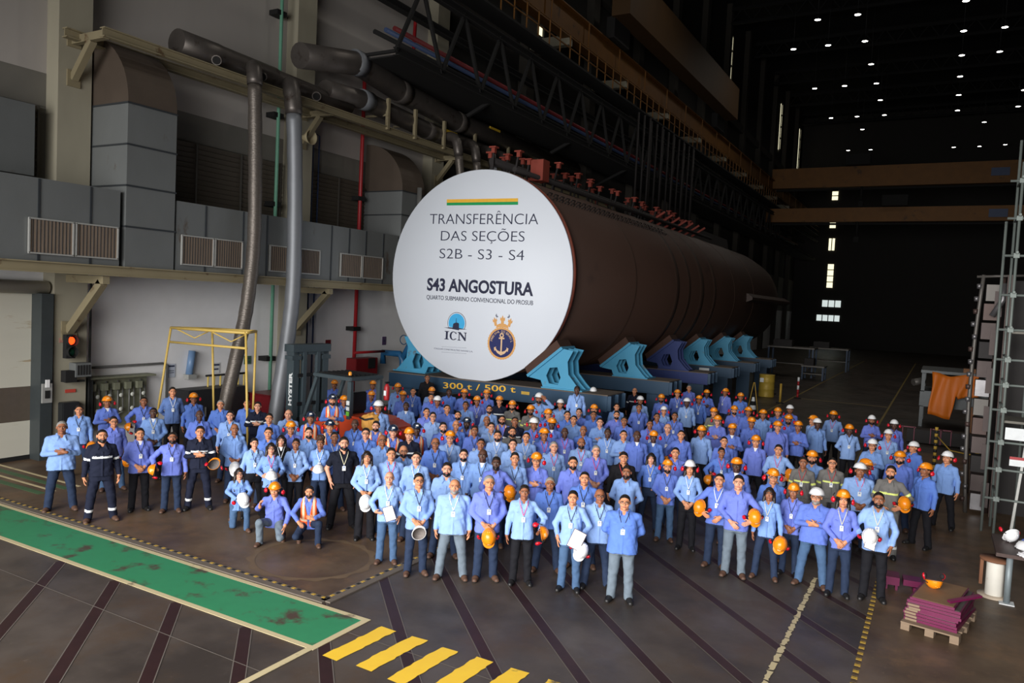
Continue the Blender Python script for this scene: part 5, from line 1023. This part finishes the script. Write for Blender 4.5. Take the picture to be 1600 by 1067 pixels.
FC = [((-.25, -.16, 1.20), (-.08, -.235, 1.40), (.25, .1, 1), (.2, 1, 0), .4, 1), SD(1)]
ARMS = dict(s=[SD(-1), SD(1)], c=[PL(-1), PL(1)], f=[PL(-1), PL(1)], x=CR, b=[BK(-1), BK(1)], r=HR, o=HO, w=WA, p=PO, q=PP, m=PM, u=RA, h=FC)
def make_pose(code, fem=False):
    if code == 'k':
        return Pose([((-.25, -.10, .84), (-.05, -.30, .70), (.6, -.4, -.2), (.2, .6, .7), .4, 1), ((.25, -.10, .83), (.13, -.31, .68), (-.6, -.4, -.1), (-.2, .6, .7), .4, -1)],
            [((-.085, .02, .50), (-.11, -.03, .075), (-.10, .36, .075)), ((.085, 0, .50), (.15, -.36, .49), (.16, -.30, .075))], True, (np.array((0, .02, -.385)), .10))
    if code == '1':
        return Pose([((-.31, -.02, .68), (-.235, -.26, .80), (.0, -.15, 1), (1, 0, 0), 1.15, 1), ((.30, -.22, .66), (.255, -.43, .46), (-.1, -.25, -1), (-1, 0, 0), .25, -1)],
            [((-.09, 0, .40), (-.22, -.36, .50), (-.22, -.25, .075)), ((.09, 0, .40), (.17, -.40, .20), (.16, .0, .13))], False, (np.array((0, .03, -.49)), .22))
    if code == '2':
        return Pose([((-.30, -.20, .67), (-.16, -.42, .56), (.55, -.5, -.4), (.3, .2, -1), .5, 1), ((.30, -.22, .67), (.13, -.42, .62), (-.7, -.3, .3), (-.3, .9, 0), .9, -1)],
            [((-.09, 0, .40), (-.20, -.37, .24), (-.16, .0, .13)), ((.09, 0, .40), (.23, -.36, .50), (.22, -.26, .075))], False, (np.array((0, .03, -.49)), .22))
    m = code.isupper(); c = code.lower(); a = ARMS[c]
    return Pose(mirror(a) if m else a, WI if c in 'xps' else None, fem, None, .10, 0.)

# ---------------------------------------------------------------- materials of the crowd
def skin_mat(name, rgb, lips):
    m, nt, b = nodes(name); N, L = nt.nodes, nt.links
    at = N.new('ShaderNodeAttribute'); at.attribute_name = 'mask'; sp = N.new('ShaderNodeSeparateColor'); L.new(at.outputs['Color'], sp.inputs['Color'])
    out = None; prev = lin(rgb)
    for ch, c in (('Green', lips), ('Blue', (225, 220, 215)), ('Red', (30, 22, 20))):
        x = N.new('ShaderNodeMix'); x.data_type = 'RGBA'; L.new(sp.outputs[ch], x.inputs['Factor'])
        if out is None: x.inputs['A'].default_value = prev
        else: L.new(out, x.inputs['A'])
        x.inputs['B'].default_value = lin(c); out = x.outputs['Result']
    L.new(out, b.inputs['Base Color']); b.inputs['Roughness'].default_value = .5; b.inputs['Specular IOR Level'].default_value = .35
    return m
SKIN = [skin_mat('skin_%s' % n, c, l) for n, c, l in (('fair', (212, 154, 126), (184, 100, 92)), ('tan', (204, 140, 104), (164, 90, 80)), ('brown', (150, 96, 68), (118, 66, 58)), ('deep', (84, 56, 45), (92, 52, 48)))]
cloth = lambda n, c, **k: mat(n, c, .85, 0, k.pop('var', .10), k.pop('scale', 9), .75, .2, **k)
PALE = [cloth('pale_blue_cotton', c) for c in ((134, 166, 222), (142, 174, 228), (124, 158, 218))]
BLUE = [cloth('blue_cotton', c) for c in ((100, 124, 206), (112, 128, 212), (94, 128, 208))]
DULL = cloth('dull_blue_cotton', (92, 118, 172))
NAVY = cloth('navy_twill', (30, 34, 52)); GREY = cloth('grey_twill', (112, 110, 108)); POLO = cloth('navy_pique', (22, 25, 38)); BLK = cloth('black_cloth', (24, 23, 27))
REFW = mat('white_reflective_tape', (235, 238, 240), .35); REFY = mat('yellow_reflective_tape', (225, 235, 130), .4)
TR = dict(d=cloth('dark_denim', (40, 52, 76), var=.25), k=cloth('black_cotton', (26, 26, 31)), g=cloth('grey_denim', (108, 120, 132), var=.3), j=cloth('blue_denim', (72, 98, 132), var=.3), n=NAVY, y=GREY)
VEST = mat('orange_vest_cloth', (245, 96, 38), .7, spec=.2); VREF = mat('vest_reflective_tape', (245, 205, 170), .4)
ORA = mat('orange_helmet_plastic', (240, 140, 22), .28, 0, .04); WHI = mat('white_helmet_plastic', (236, 236, 238), .28, 0, .03); NVH = mat('navy_helmet_plastic', (28, 42, 66), .3, 0, .04)
LIN = mat('helmet_harness', (120, 112, 108), .8, var=.4, scale=40); RED = mat('red_muff_plastic', (200, 22, 40), .3, 0, .05); MBK = mat('black_foam', (22, 20, 22), .8)
LABW = mat('white_sticker', (235, 232, 225), .5); LABO = mat('pale_sticker', (246, 196, 130), .5)
LEA = {'n': mat('brown_leather', (88, 62, 48), .6, var=.25), 'k': mat('black_leather', (28, 27, 28), .45)}; SOLE = mat('rubber_sole', (34, 30, 28), .8)
HCOL = {'s': mat('black_hair', (26, 20, 18), .5, var=.3, scale=60), 'g': mat('grey_hair', (140, 136, 132), .6, var=.3, scale=60), 'l': mat('dark_brown_hair', (34, 24, 20), .45, var=.3, scale=50), 'c': mat('curly_brown_hair', (58, 36, 26), .7, var=.4, scale=60)}
STR = {'1': mat('black_strap', (30, 32, 40), .7), '2': mat('pink_strap', (214, 70, 120), .7), '3': mat('white_strap', (225, 228, 235), .7), '4': mat('cream_strap', (206, 200, 170), .7), '5': mat('red_strap', (180, 40, 50), .7)}
CARD = mat('badge_card', (238, 238, 234), .4, 0, .03); CLIP = mat('badge_print', (150, 165, 200), .5); TEE = mat('white_tee', (232, 232, 236), .85); FRM = mat('dark_spectacle_frame', (30, 26, 26), .3)

# ---------------------------------------------------------------- shared meshes
HAIRS = build_hair(); BEARD = build_beard(); GLASS = build_glasses(FRM)
HATM = {'o': build_hat(ORA, LABO, LIN), 'w': build_hat(WHI, WHI, LIN), 'n': build_hat(NVH, LABW, LIN)}
MUFF = {-1: build_muff(RED, MBK, -1), 1: build_muff(RED, MBK, 1)}
SHOE = {k: build_shoe(m, SOLE) for k, m in LEA.items()}
_p0 = make_pose('s')
frontf = lambda z: -float(np.interp(z, [.86, .92, 1.05, 1.18, 1.30, 1.375, 1.42, 1.462], [.146, .140, .130, .132, .128, .108, .081, .058])) - .017
LANY = {k: build_lanyard(m, frontf) for k, m in STR.items()}; BADGE = build_badge(CARD, CLIP, frontf)
VESTM = build_vest(_p0, VEST, VREF)
_f = small_field((-.09, -.18, 1.28), (.09, .05, 1.48), .006); _f.loft([(1.28, .10, .119, -.0), (1.38, .10, .108, .008), (1.43, .09, .088, .015), (1.468, .064, .064, .012)], .02, 2.3); TEEM = acc('undershirt', _f, [TEE]); del _f
_PC, _SC, _TC = {}, {}, {}
def pose_of(code, fem):
    k = (code, fem)
    if k not in _PC:
        ps = make_pose(code, fem); P, Q, M = build_body(ps); _PC[k] = (ps, to_mesh('person', P, Q, [SKIN[0]], None, M))
    return _PC[k]
def shirt_of(code, fem, kind):
    k = (code, fem, kind)
    if k not in _SC:
        ps = make_pose(code, fem); a = dict(hem=.80, seed=len(_SC) * 1.7)
        if kind == 'cover': a = dict(hem=.86, band=True, seed=len(_SC))
        if kind == 'polo': a = dict(hem=.86, sleeve=.6, seed=1)
        if kind == 'tuck': a = dict(hem=.965, seed=len(_SC))
        if kind == 'stout': a.update(fit=1.16)
        P, Q, mi = build_shirt(ps, **a); _SC[k] = to_mesh('shirt', P, Q, [PALE[0], REFW], mi)
    return _SC[k]
def trousers_of(code, fem, kind):
    k = (code, fem, kind)
    key = k if code in 'k12' else (('x' if make_pose(code).legs is WI else 'c'), fem, kind)
    if key not in _TC:
        P, Q, mi = build_trousers(make_pose(key[0], fem), len(_TC) * 1.3, 1.25 if kind == 'wide' else 1., kind == 'band'); _TC[key] = to_mesh('trousers', P, Q, [TR['d'], REFW], mi)
    return _TC[key]
def wear(name, me, parent, mats=None, loc=None, rot=None):
    o = link(name, me, parent, loc, rot)
    if mats:
        for i, m in enumerate(mats): o.material_slots[i].link = 'OBJECT'; o.material_slots[i].material = m
    return o
def hard_hat(parent, kind, loc, rot, muffs, up=0.):
    h = link('hard_hat', HATM[kind], parent, loc, rot)
    if muffs:
        for s in (-1, 1):
            e = rng.uniform(-.012, .02)
            link('ear_muff', MUFF[s], h, (s * (.152 + rng.uniform(0, .012)), .0, -.078 + e + up), (rng.uniform(-.2, .2), s * rng.uniform(-.25, .05), s * -rng.uniform(.35, .9)))
    return h

def person(x, y, z, rz, size, hat, shirt, skin, hair, pose, trs, ext, rnd):
    fem = 'F' in ext; stout = 'S' in ext
    ps, body = pose_of(pose, fem)
    o = link('person', body, None, (x, y, z), (0, 0, rz)); o.material_slots[0].link = 'OBJECT'; o.material_slots[0].material = SKIN[int(skin) - 1]
    w = size * (1.12 if stout else (.96 if fem else rnd.uniform(1.0, 1.09))); o.scale = (w, w, size)
    kind = {'N': 'cover', 'G': 'cover', 'P': 'polo'}.get(shirt, 'tuck' if 'U' in ext else ('stout' if stout else 'loose'))
    m1 = {'L': rnd.choice(PALE), 'B': rnd.choice(BLUE), 'V': rnd.choice(BLUE), 'D': DULL, 'N': NAVY, 'G': GREY, 'P': POLO, 'K': BLK}[shirt]
    m2 = {'N': REFW, 'G': REFY}.get(shirt, m1)
    nm = {'N': 'coverall_jacket', 'G': 'coverall_jacket', 'P': 'polo_shirt', 'K': 'jacket'}.get(shirt, 'shirt')
    wear(nm, shirt_of(pose, fem, kind), o, [m1, m2])
    tk = 'band' if shirt in 'NG' else ('wide' if 'W' in ext else 'plain')
    tm = {'N': NAVY, 'G': GREY}.get(shirt, TR[trs]); wear('trousers', trousers_of(pose, fem, tk), o, [tm, REFW if shirt in 'NG' else tm])
    if shirt == 'V' and pose not in 'k12': link('safety_vest', VESTM, o)
    if shirt == 'V' and pose == '2':
        q = ps; vo = link('safety_vest', VESTM, o); vo.location = ps.tp((0, 0, 0)) ; vo.rotation_euler = (ps.T[1], 0, 0)
    lk = 'k' if (trs == 'k' or 'k' in ext) else 'n'
    for i, l in enumerate(ps.legs):
        flat = l[2][2] < .1 and not (pose == 'k' and i == 0)
        link('shoe', SHOE[lk], o, (l[2][0], l[2][1], l[2][2] - .075 if flat else l[2][2] + .02), (0 if flat else 1.25, 0, (i - .5) * .5))
    M = ps.headM(); R = Matrix(M.tolist()).to_euler(); hc = ps.head0()
    if hair in 'bB':
        pass
    else:
        hk = hair if not (hat in 'ownOW' and hat != '-') or hair == 'l' else 'z'
        hm = HCOL['g'] if hair == 'g' else HCOL['c'] if hair == 'c' else HCOL['l'] if hair in 'lt' and rnd.random() < .6 else HCOL['s']
        wear('hair', HAIRS[hk], o, [hm], hc, R)
    if 'B' in ext: wear('beard', BEARD, o, [HCOL['g'] if hair == 'g' or 'Y' in ext else HCOL['s']], hc, R)
    if 'E' in ext: link('glasses', GLASS, o, hc, R)
    if hat != '-':
        tilt = rnd.uniform(-.10, .04); Rm = Matrix(M.tolist()) @ Matrix.Rotation(tilt, 3, 'X') @ Matrix.Rotation(rnd.uniform(-.05, .05), 3, 'Y')
        hard_hat(o, hat.lower(), tuple(ps.hp_((0, .006, HATZ))), Rm.to_euler(), hat.islower())
    if 't' in ext and pose not in 'k1': wear('undershirt', TEEM, o, None, tuple(ps.tp((0, 0, .95)) - np.array((0, 0, .95))) if pose == '2' else None)
    ln = [c for c in ext if c in '12345']
    if ln and pose not in 'xk12h':
        link('lanyard', LANY[ln[0]], o); bd = link('badge', BADGE, o)
    return o, ps
# ---------------------------------------------------------------- the crowd: head-top pixel, hat, shirt, skin, hair, pose, trousers, extras, held hat, foot pixel row
# hat o/w/n with muffs, O/W without; shirt L pale B mid-blue V vest N navy coverall G grey coverall P polo K dark jacket
PEOPLE = '''97 658 - L 3 g x d S1 - 800
124 633 - L 2 s s d 1 o
168 618 o B 3 z x d t -
178 651 - B 2 s s j E o 768
160 671 - N 2 z S n BS - 816
219 669 - B 2 s c k 1t - 800
225 620 - B 3 z O d 1 o
240 637 - L 4 z c k 4t -
270 605 - D 2 s b k 3 - 0 .38
303 613 o B 3 s s k E -
270 675 - B 3 z O d 1B o 802
313 666 - N 2 s x n k o 798
312 641 - B 4 b c d - -
345 625 - B 2 g c d - -
360 642 - L 1 s s d 1 -
386 624 - B 2 z b d - -
403 628 - N 1 s x n - -
367 662 - L 3 b f d - w
421 646 - B 2 s s d - -
451 640 - L 1 b s d - -
455 657 o B 2 z s d E -
486 642 n V 3 z s d - -
420 668 - B 2 s s d - -
483 668 - L 1 s s d B -
398 684 - L 1 t s k F1U -
424 692 - L 1 l w k F2E w
440 680 - K 1 l s k F3t -
463 685 - L 3 t c k F1 -
501 684 - L 3 c w d F3 w
374 734 - L 1 l k j FE w 828
431 752 o B 2 z 1 g - - 845
485 759 - V 2 s 2 d tB - 845
538 683 - P 1 s p k k4B - 838
574 705 - L 2 l f k FUW3 w 845
523 675 - B 3 z s d 3 -
516 655 n V 2 z s d - -
520 615 n V 2 z x d B - 0 .30
523 593 O B 3 z s d - -
538 617 O D 3 z s d - -
583 594 O B 3 z s d - -
581 610 O B 3 z s d - -
592 625 w L 3 z s d - - 0 0 1.09
555 655 - B 4 b s d 1 -
572 669 - B 1 s s d 1E -
588 658 - V 1 s s d B -
598 679 - L 3 b s d E -
615 663 n V 1 z s d - -
612 700 - L 2 s s d 2 -
631 696 - L 2 b s d EB -
622 598 o L 3 z s d - -
630 610 o B 3 z s d - -
635 628 - L 4 z s d t -
646 606 - B 2 z s d 3 -
668 585 - K 3 z s d - - 0 .35
675 604 O L 3 z s d - -
674 615 - B 2 s s d - -
684 618 w B 3 z s d - -
702 607 - B 4 s b d - -
726 607 o B 3 z b d - -
746 618 o B 3 z s d 3 -
761 608 o B 2 z s d - -
728 627 - L 3 s s d - -
699 632 - B 2 z s d S -
667 637 - B 2 z s d - -
677 644 - L 1 s s d E -
765 633 - L 2 s s d EB -
716 642 - B 2 z s d B -
730 651 n V 4 z s d B -
761 650 - L 3 b s d - -
693 660 - B 1 s s d B -
713 657 - B 2 b s d - -
704 672 o L 1 s s d E3 -
742 665 - B 3 s s d 1 -
768 660 - L 1 s s d 4 -
652 660 n V 4 z s d - -
640 667 O N 1 s s n - -
681 684 - B 3 b c d E1 -
651 706 - L 1 z s d 3 -
725 702 - L 1 s s d Bt1 -
699 723 - L 1 s s d B -
752 685 - L 3 z s d - -
755 702 - L 4 b s d t1 -
776 714 - B 4 s r d B o
778 673 - L 2 s s d B3t -
655 740 - L 2 s f d n1E w 900
711 749 - L 2 b s g S3YB - 906
765 743 - B 2 g f d 1 o 908
820 758 - L 3 s o k 2k o 915
860 746 - B 3 g s d 1 - 895
896 767 - L 2 s q j k1 w 921
938 764 - L 3 b s d 1kE - 925
977 773 - B 2 z b g 1kSE - 942
980 728 - L 3 s b d B -
914 737 - B 2 z s d 1 -
896 714 - B 2 s s d B -
609 737 - L 1 b m j n3 - 882
805 707 - L 2 s s d 1 -
839 706 o B 2 s x d E -
866 690 - L 1 g s d 2 -
802 686 - L 1 s s d - -
823 675 - L 2 z s d 3 -
851 668 o B 3 z s d 2 -
883 668 - B 4 b s d 2 -
909 684 - L 3 b s d B2 -
912 665 - B 3 b s d - -
897 649 - L 2 z s d - -
905 638 - B 1 s s d - -
887 642 - B 2 s s d - -
876 623 w L 2 z s d - -
902 603 - L 4 t s k 1 - 0 .58
843 613 w L 3 z U d B - 0 0 1.11
857 638 o B 2 z s d - -
863 652 o B 4 z s d t -
835 652 w B 3 z s d 2 -
830 632 o G 3 z s d B -
801 625 o G 2 z s d B -
781 618 O N 2 z s n - -
785 649 - V 2 s s d EB -
805 651 - N 3 z s n - -
801 667 - G 2 s s y B -
929 631 o B 2 z s d - -
928 642 - B 3 z s d - -
964 630 - L 2 s s d - -
964 642 - B 2 s O d B o
938 653 - L 1 s x d - -
976 651 - B 3 z s d - -
950 669 - L 4 z s d 3 -
975 672 - L 2 z x d - -
996 673 - B 4 b s d t -
932 696 - B 1 g c d 2 -
975 706 - K 2 t s k 5 -
1018 708 - B 1 l p d F4U -
1044 717 o B 2 s c j 1B - 848
1022 672 o B 4 z s d t -
1044 662 - B 1 b s d S1 -
1016 656 - B 3 z s d 5 -
1027 645 - B 3 z s d - -
999 631 - B 3 z b d 1 -
1001 618 w L 3 z s d - -
992 606 - N 2 b s n - -
1034 615 o B 3 z s d B -
1038 634 w L 2 z s d F -
1059 608 o B 2 z s d 3 -
1055 644 - B 3 z s d 1 -
1077 602 - B 2 g s d - -
1074 621 w L 4 z s k 3 -
1093 617 o B 3 z s d 3 -
1105 608 o B 4 z x d - -
1134 606 o B 3 z s d 3 -
1158 613 o B 3 z s d - -
1148 633 o B 2 z x d B -
1116 636 O G 2 z s y - -
1122 648 o B 1 g x d E -
1170 635 o B 3 z s d - -
1175 651 O B 3 z s d - -
1193 639 o L 3 z s d - -
1145 661 O B 3 z x d t -
1097 664 o L 3 z s k - -
1065 672 - B 2 z O d - o
1132 682 - B 2 z s d - -
1128 699 - B 3 t O d F2 o
1056 699 - B 2 z s d - -
1079 718 w L 2 l c k FU3 - 862
1152 714 o B 4 z s d Et -
1182 679 o B 2 z s k t -
1125 740 - B 2 z R d 3 o 890
1155 743 - B 1 s r g - o 903
1216 636 o B 2 g s d Y -
1235 632 W B 3 z s d - -
1233 647 o B 3 z s d B -
1216 657 o B 2 z s d S -
1248 657 O B 3 z x k - -
1271 648 O L 2 z s d - -
1278 653 W L 4 z s k - -
1303 641 o L 4 z b k 2 -
1328 662 o L 4 z b k 1 -
1217 695 - L 2 s r d 2 o
1270 703 o L 2 z s d B -
1256 714 - G 3 s s y 5 -
1301 715 - G 2 z s y 5E -
1209 731 o B 2 z s d E -
1203 762 - L 3 l s d F4n o 908
1241 754 o B 3 t c d F1k - 902
1277 761 W B 2 g x j ESYB - 922
1319 764 o B 2 l c d F4k - 933
1363 648 w B 3 z x d B -
1398 655 w B 4 z s d - -
1389 670 w L 2 z s d 2 -
1364 685 w L 2 z x d E -
1428 689 w B 2 z h d - - 797
1407 704 o B 2 z s d BS -
1355 716 o B 3 z s d - -
1345 722 w L 3 z c d 2S -
1393 728 - G 2 s r y Bk o 885
1447 722 o B 3 z s k - -
1481 704 w L 2 z s k - -
1374 769 - L 3 z m k k4B w 942'''
HOLD = dict(f=((.0, -.285, .79), (1.35, 0, 0)), c=((0, -.285, .79), (1.35, 0, 0)), r=((.275, -.16, 1.09), (1.25, 0, .45)), o=((.295, -.30, .99), (.2, 1.35, .2)), w=((0, -.33, 1.075), (.12, 0, 0)),
            s=((.265, -.13, .72), (1.2, .3, .2)), x=((.27, -.22, .98), (-1.3, .3, .2)), q=((.20, -.30, .80), (1.1, .5, .2)), m=((-.10, -.33, 1.08), (1.0, 0, 0)), k=((.05, -.47, .74), (.9, 0, .3)))
rows = []
for ln in PEOPLE.split('\n'):
    q = ln.split(); d = dict(x=float(q[0]), y=float(q[1]), hat=q[2], shirt=q[3], skin=q[4], hair=q[5], pose=q[6], trs=q[7], ext=q[8].replace('-', ''), held=q[9])
    d['foot'] = float(q[10]) if len(q) > 10 else 0; d['zo'] = float(q[11]) if len(q) > 11 else 0.; d['fix'] = float(q[12]) if len(q) > 12 else 0
    d['H'] = (1.785 if d['hat'] != '-' else 1.722) + {'k': -.43, '1': -.53, '2': -.53}.get(d['pose'], 0)
    d['size'] = d['fix'] or (.955 if 'F' in d['ext'] else 1.0)
    if d['foot']:                                 # feet are seen: depth from the feet, height from the head
        p = on_plane(d['x'], d['foot'] - 3, 0); v = ray(d['x'], d['y']); t = math.hypot(p[0], p[1]) / math.hypot(v[0], v[1])
        d['size'] = min(1.06, max(.88 if 'F' in d['ext'] else .90, (CAMP[2] + v[2] * t) / d['H']))
    d['s0'] = d['size']; rows.append(d)
def place(d): d['p'] = on_plane(d['x'], d['y'], d['zo'] + d['size'] * d['H'])[:2]
for it in range(140):                             # neighbours must not stand in each other: a shorter figure further back, a taller one nearer
    for d in rows: place(d)
    for i, a in enumerate(rows):
        for b in rows[i + 1:]:
            g = math.hypot(*(a['p'] - b['p']))
            if g < .50:
                n, f = (a, b) if a['y'] > b['y'] else (b, a); st = .004 * (1 - g / .50) + .0006
                n['size'] = min(n['s0'] + .07, n['size'] + st * (.3 if n['foot'] else 1)); f['size'] = max(f['s0'] - .09, f['size'] - st * (.3 if f['foot'] else 1))
for d in rows: place(d)
# ---- what each one is called: look, then where, then the place in depth among those of the same look
SH = dict(L='pale blue shirt', B='mid-blue shirt', D='dull blue shirt', V='orange safety vest', N='navy coverall', G='grey coverall', P='navy polo shirt', K='dark jacket')
HT = {'-': 'bareheaded person in', 'o': 'person in orange hard hat and', 'w': 'person in white hard hat and', 'n': 'person in navy hard hat and'}
ZN = ((140, 'before roller door'), (232, 'before the gauge panel'), (345, 'by the yellow frame'), (432, 'by the slanting pipes'), (505, 'below the forklift mast'), (612, 'below the forklift cab'), (655, 'below disc\'s far left'), (700, 'below disc\'s left half'), (735, 'below disc\'s middle'), (770, 'below disc\'s centre right'), (810, 'below disc\'s right half'), (850, 'below disc\'s right edge'), (890, 'below the nearest cradle'), (930, 'right of nearest cradle'), (970, 'left of second cradle'), (1010, 'below the second cradle'), (1050, 'left of dark cradle'), (1090, 'below the dark cradle'), (1130, 'below the third cradle'), (1165, 'below the farthest cradles'), (1205, 'below the yellow drum'), (1250, 'below the red bollard'), (1320, 'below the far windows'), (1420, 'before the dark aisle'), (1600, 'before the orange tarpaulin'))
ORD = ['rearmost', 'second from back', 'third from back', 'fourth from back', 'fifth from back', 'sixth from back', 'seventh from back', 'eighth from back']
def zone(x): return next(n for l, n in ZN if x < l)
def act(d):
    p = d['pose'].lower()
    if d['held'] != '-': return {'o': 'holding orange hat', 'w': 'holding white hat'}[d['held']]
    return {'x': 'arms crossed', 'u': 'hand at brim', 'h': 'hand at face', 'k': 'kneeling', '1': 'crouching', '2': 'crouching', 'p': 'hands in pockets'}.get(p, '')
def lan(d): return {'2': 'pink lanyard', '5': 'red lanyard', '3': 'white lanyard', '4': 'cream lanyard', '1': 'dark lanyard'}.get(next((c for c in d['ext'] if c in '12345'), ''), '') if d['pose'] not in 'xk12h' else ''
for d in rows: d['lab'] = (HT[d['hat'].lower()] + ' ' + SH[d['shirt']], zone(d['x']))
for key in (act, lan, lambda d: 'glasses' if 'E' in d['ext'] else ''):
    by = {}
    for d in rows: by.setdefault(d['lab'], []).append(d)
    for v in by.values():
        if len(v) > 1:
            for d in v:
                w = key(d)
                if w and len((' '.join(d['lab']) + ' ' + w).split()) <= 13: d['lab'] = d['lab'][:-1] + (w,) + d['lab'][-1:]
by = {}
for d in rows: by.setdefault(d['lab'], []).append(d)
for v in by.values():
    v.sort(key=lambda d: d['y'])
    for k, d in enumerate(v): d['text'] = ', '.join(d['lab']) + (', ' + (ORD[k] if k < len(v) - 1 or k == 0 else 'frontmost') if len(v) > 1 else '')
# ---- build them
for d in rows:
    rnd = random.Random(int(d['x'] * 7 + d['y'] * 13)); X, Y = d['p']
    rz = math.atan2(-X, Y) + rnd.uniform(-.16, .16) + {1134.: -.5, 1271.: -.8, 1355.: .7, 1428.: -.8, 1447.: -.6, 1481.: -.35, 160.: .25, 1278.: .4}.get(d['x'], 0)
    o, ps = person(X, Y, d['zo'], rz, d['size'], d['hat'], d['shirt'], d['skin'], d['hair'], d['pose'], d['trs'], d['ext'], rnd)
    d['o'] = o; tag(o, d['text'], 'person', 'crowd of workers posing in front of the hull')
    if d['held'] != '-':
        m = d['pose'].isupper(); c, r = HOLD[d['pose'].lower()]
        if m: c = (-c[0], c[1], c[2]); r = (r[0], -r[1], -r[2])
        if d['x'] in (655., 313.): r = (-1.1, r[1], r[2])
        M = o.matrix_basis; h = hard_hat(None, d['held'], tuple(M @ Vector(c)), None, d['x'] not in (424., 501., 574., 655.))
        h.rotation_euler = (Matrix.Rotation(rz, 3, 'Z') @ Matrix.Rotation(r[2], 3, 'Z') @ Matrix.Rotation(r[1], 3, 'Y') @ Matrix.Rotation(r[0], 3, 'X')).to_euler()
        t = ', '.join(d['lab'][:1] + d['lab'][-1:]).replace('bareheaded ', '').replace('person in', 'one in')
        hold_by = ' '.join(('%s hard hat carried by %s' % ({'o': 'orange', 'w': 'white'}[d['held']], t)).split())
        tag(h, hold_by, 'hard hat', 'hard hats carried in the hand')
hl = {}
for o in C.objects:
    if o.parent is None and o.get('category') == 'hard hat' and o.get('label'): hl.setdefault(o['label'], []).append(o)
for v in hl.values():
    if len(v) > 1:
        for k, o in enumerate(sorted(v, key=lambda o: -o.location.y)): o['label'] = o['label'] + ', ' + ('rearmost', 'second', 'frontmost')[min(k, 2)]
b = MB(); b.box((0, 0, 0), (.22, .004, .30), 0); b.box((0, -.004, 0), (.20, .003, .28), 1)
for X_, sc, rr, lab in ((896., 1, (-.25, .4, 0), 'white paper sheets in a dark folder held by smiling front row person'), (1374., .8, (-.6, .3, .2), 'folded white papers held with white hard hat beside magenta plates'), (609., .85, (-.5, -.25, .3), 'white papers held by balding person in belted jeans')):
    o = next(d['o'] for d in rows if d['x'] == X_)
    c = {896.: (.13, -.36, 1.0), 1374.: (-.09, -.36, 1.0), 609.: (.04, -.30, 1.02)}[X_]
    s_ = b.obj('paper_folder', [mat('folder_card', (70, 50, 60), .6), mat('white_paper', (238, 236, 240), .7)], None)
    s_.location = o.matrix_basis @ Vector(c); s_.rotation_euler = (rr[0], rr[1], o.rotation_euler[2] + rr[2]); s_.scale = (sc,) * 3; tag(s_, lab, 'papers')

STEP = mat('step_steel', (70, 72, 74), .6, .4)
for X_, lab in ((270., 'low steel step under bareheaded person by the yellow frame'), (520., 'low steel step beside forklift under vest wearer with crossed arms'), (668., 'low steel step before blue beam under person in dark jacket'), (902., 'low steel step under the raised person right of nearest cradle')):
    d = next(q for q in rows if q['x'] == X_); z = d['zo']; r = empty('step_platform', (d['p'][0], d['p'][1], 0), d['o'].rotation_euler[2]); tag(r, lab, 'step', 'low steel steps under raised people')
    MB().box((0, -.05, z - .015), (.55, .50, .03)).obj('tread', STEP, r)
    for sx in (-1, 1):
        for sy in (-1, 1): MB().bar((sx * .25, sy * .22 - .05, 0), (sx * .25, sy * .22 - .05, z - .03), .035, .035).obj('leg', STEP, r)
# ---------------------------------------------------------------- helmets and cloths lying about
def lying(kind, loc, rot, lab, muffs=True):
    h = hard_hat(None, kind, loc, rot, muffs, .0); tag(h, lab, 'hard hat', 'hard hats lying about'); return h
lying('o', (.18, 13.7, .625), (2.9, .1, .6), 'orange hard hat lying upside down with red muffs on the plate stack')
lying('w', (1.33, 15.95, 1.03), (2.2, .2, .5), 'white hard hat tipped over near the bench corner, red muffs up'); lying('w', (1.50, 15.62, .90), (.05, 0, .4), 'white hard hat standing dome up on the dark bench'); lying('w', (1.82, 15.8, .90), (.1, 0, -.6), 'white hard hat cut by the photo\'s right edge on the bench', False)
lying('w', (1.62, 15.25, .99), (2.4, -.3, 1.2), 'white hard hat upside down at the bench front edge')
lying('w', tuple(at_y(927, 612.5, 22.5)[:2]) + (1.965,), (0, 0, .3), 'white hard hat left on the nearest blue beam behind the crowd', False)
f = small_field((-.25, -.2, -.03), (.25, .2, .2), .012); f.ell((0, 0, .02), (.17, .12, .08), .04); f.ell((.06, .03, .06), (.10, .09, .07), .04); f.wrinkle(.01, 1.2); f.keep(lambda x, y, z: -z); P, Q = f.mesh()
o = link('folded_shirt', to_mesh('folded_shirt', P, Q, [BLUE[0]]), None, (1.68, 16.05, .892)); tag(o, 'crumpled blue shirt lying behind the helmets on the bench', 'shirt')
f = small_field((-.3, -.25, -.25), (.3, .25, .06), .012); f.ell((0, 0, .0), (.24, .16, .04), .03); f.ell((.05, -.16, -.08), (.16, .05, .12), .04); f.wrinkle(.008, 1.4); P, Q = f.mesh()
o = link('white_cloth', to_mesh('white_cloth', P, Q, [TEE]), None, (1.62, 15.12, .92)); tag(o, 'white rag hanging over the front edge of the dark bench', 'cloth')
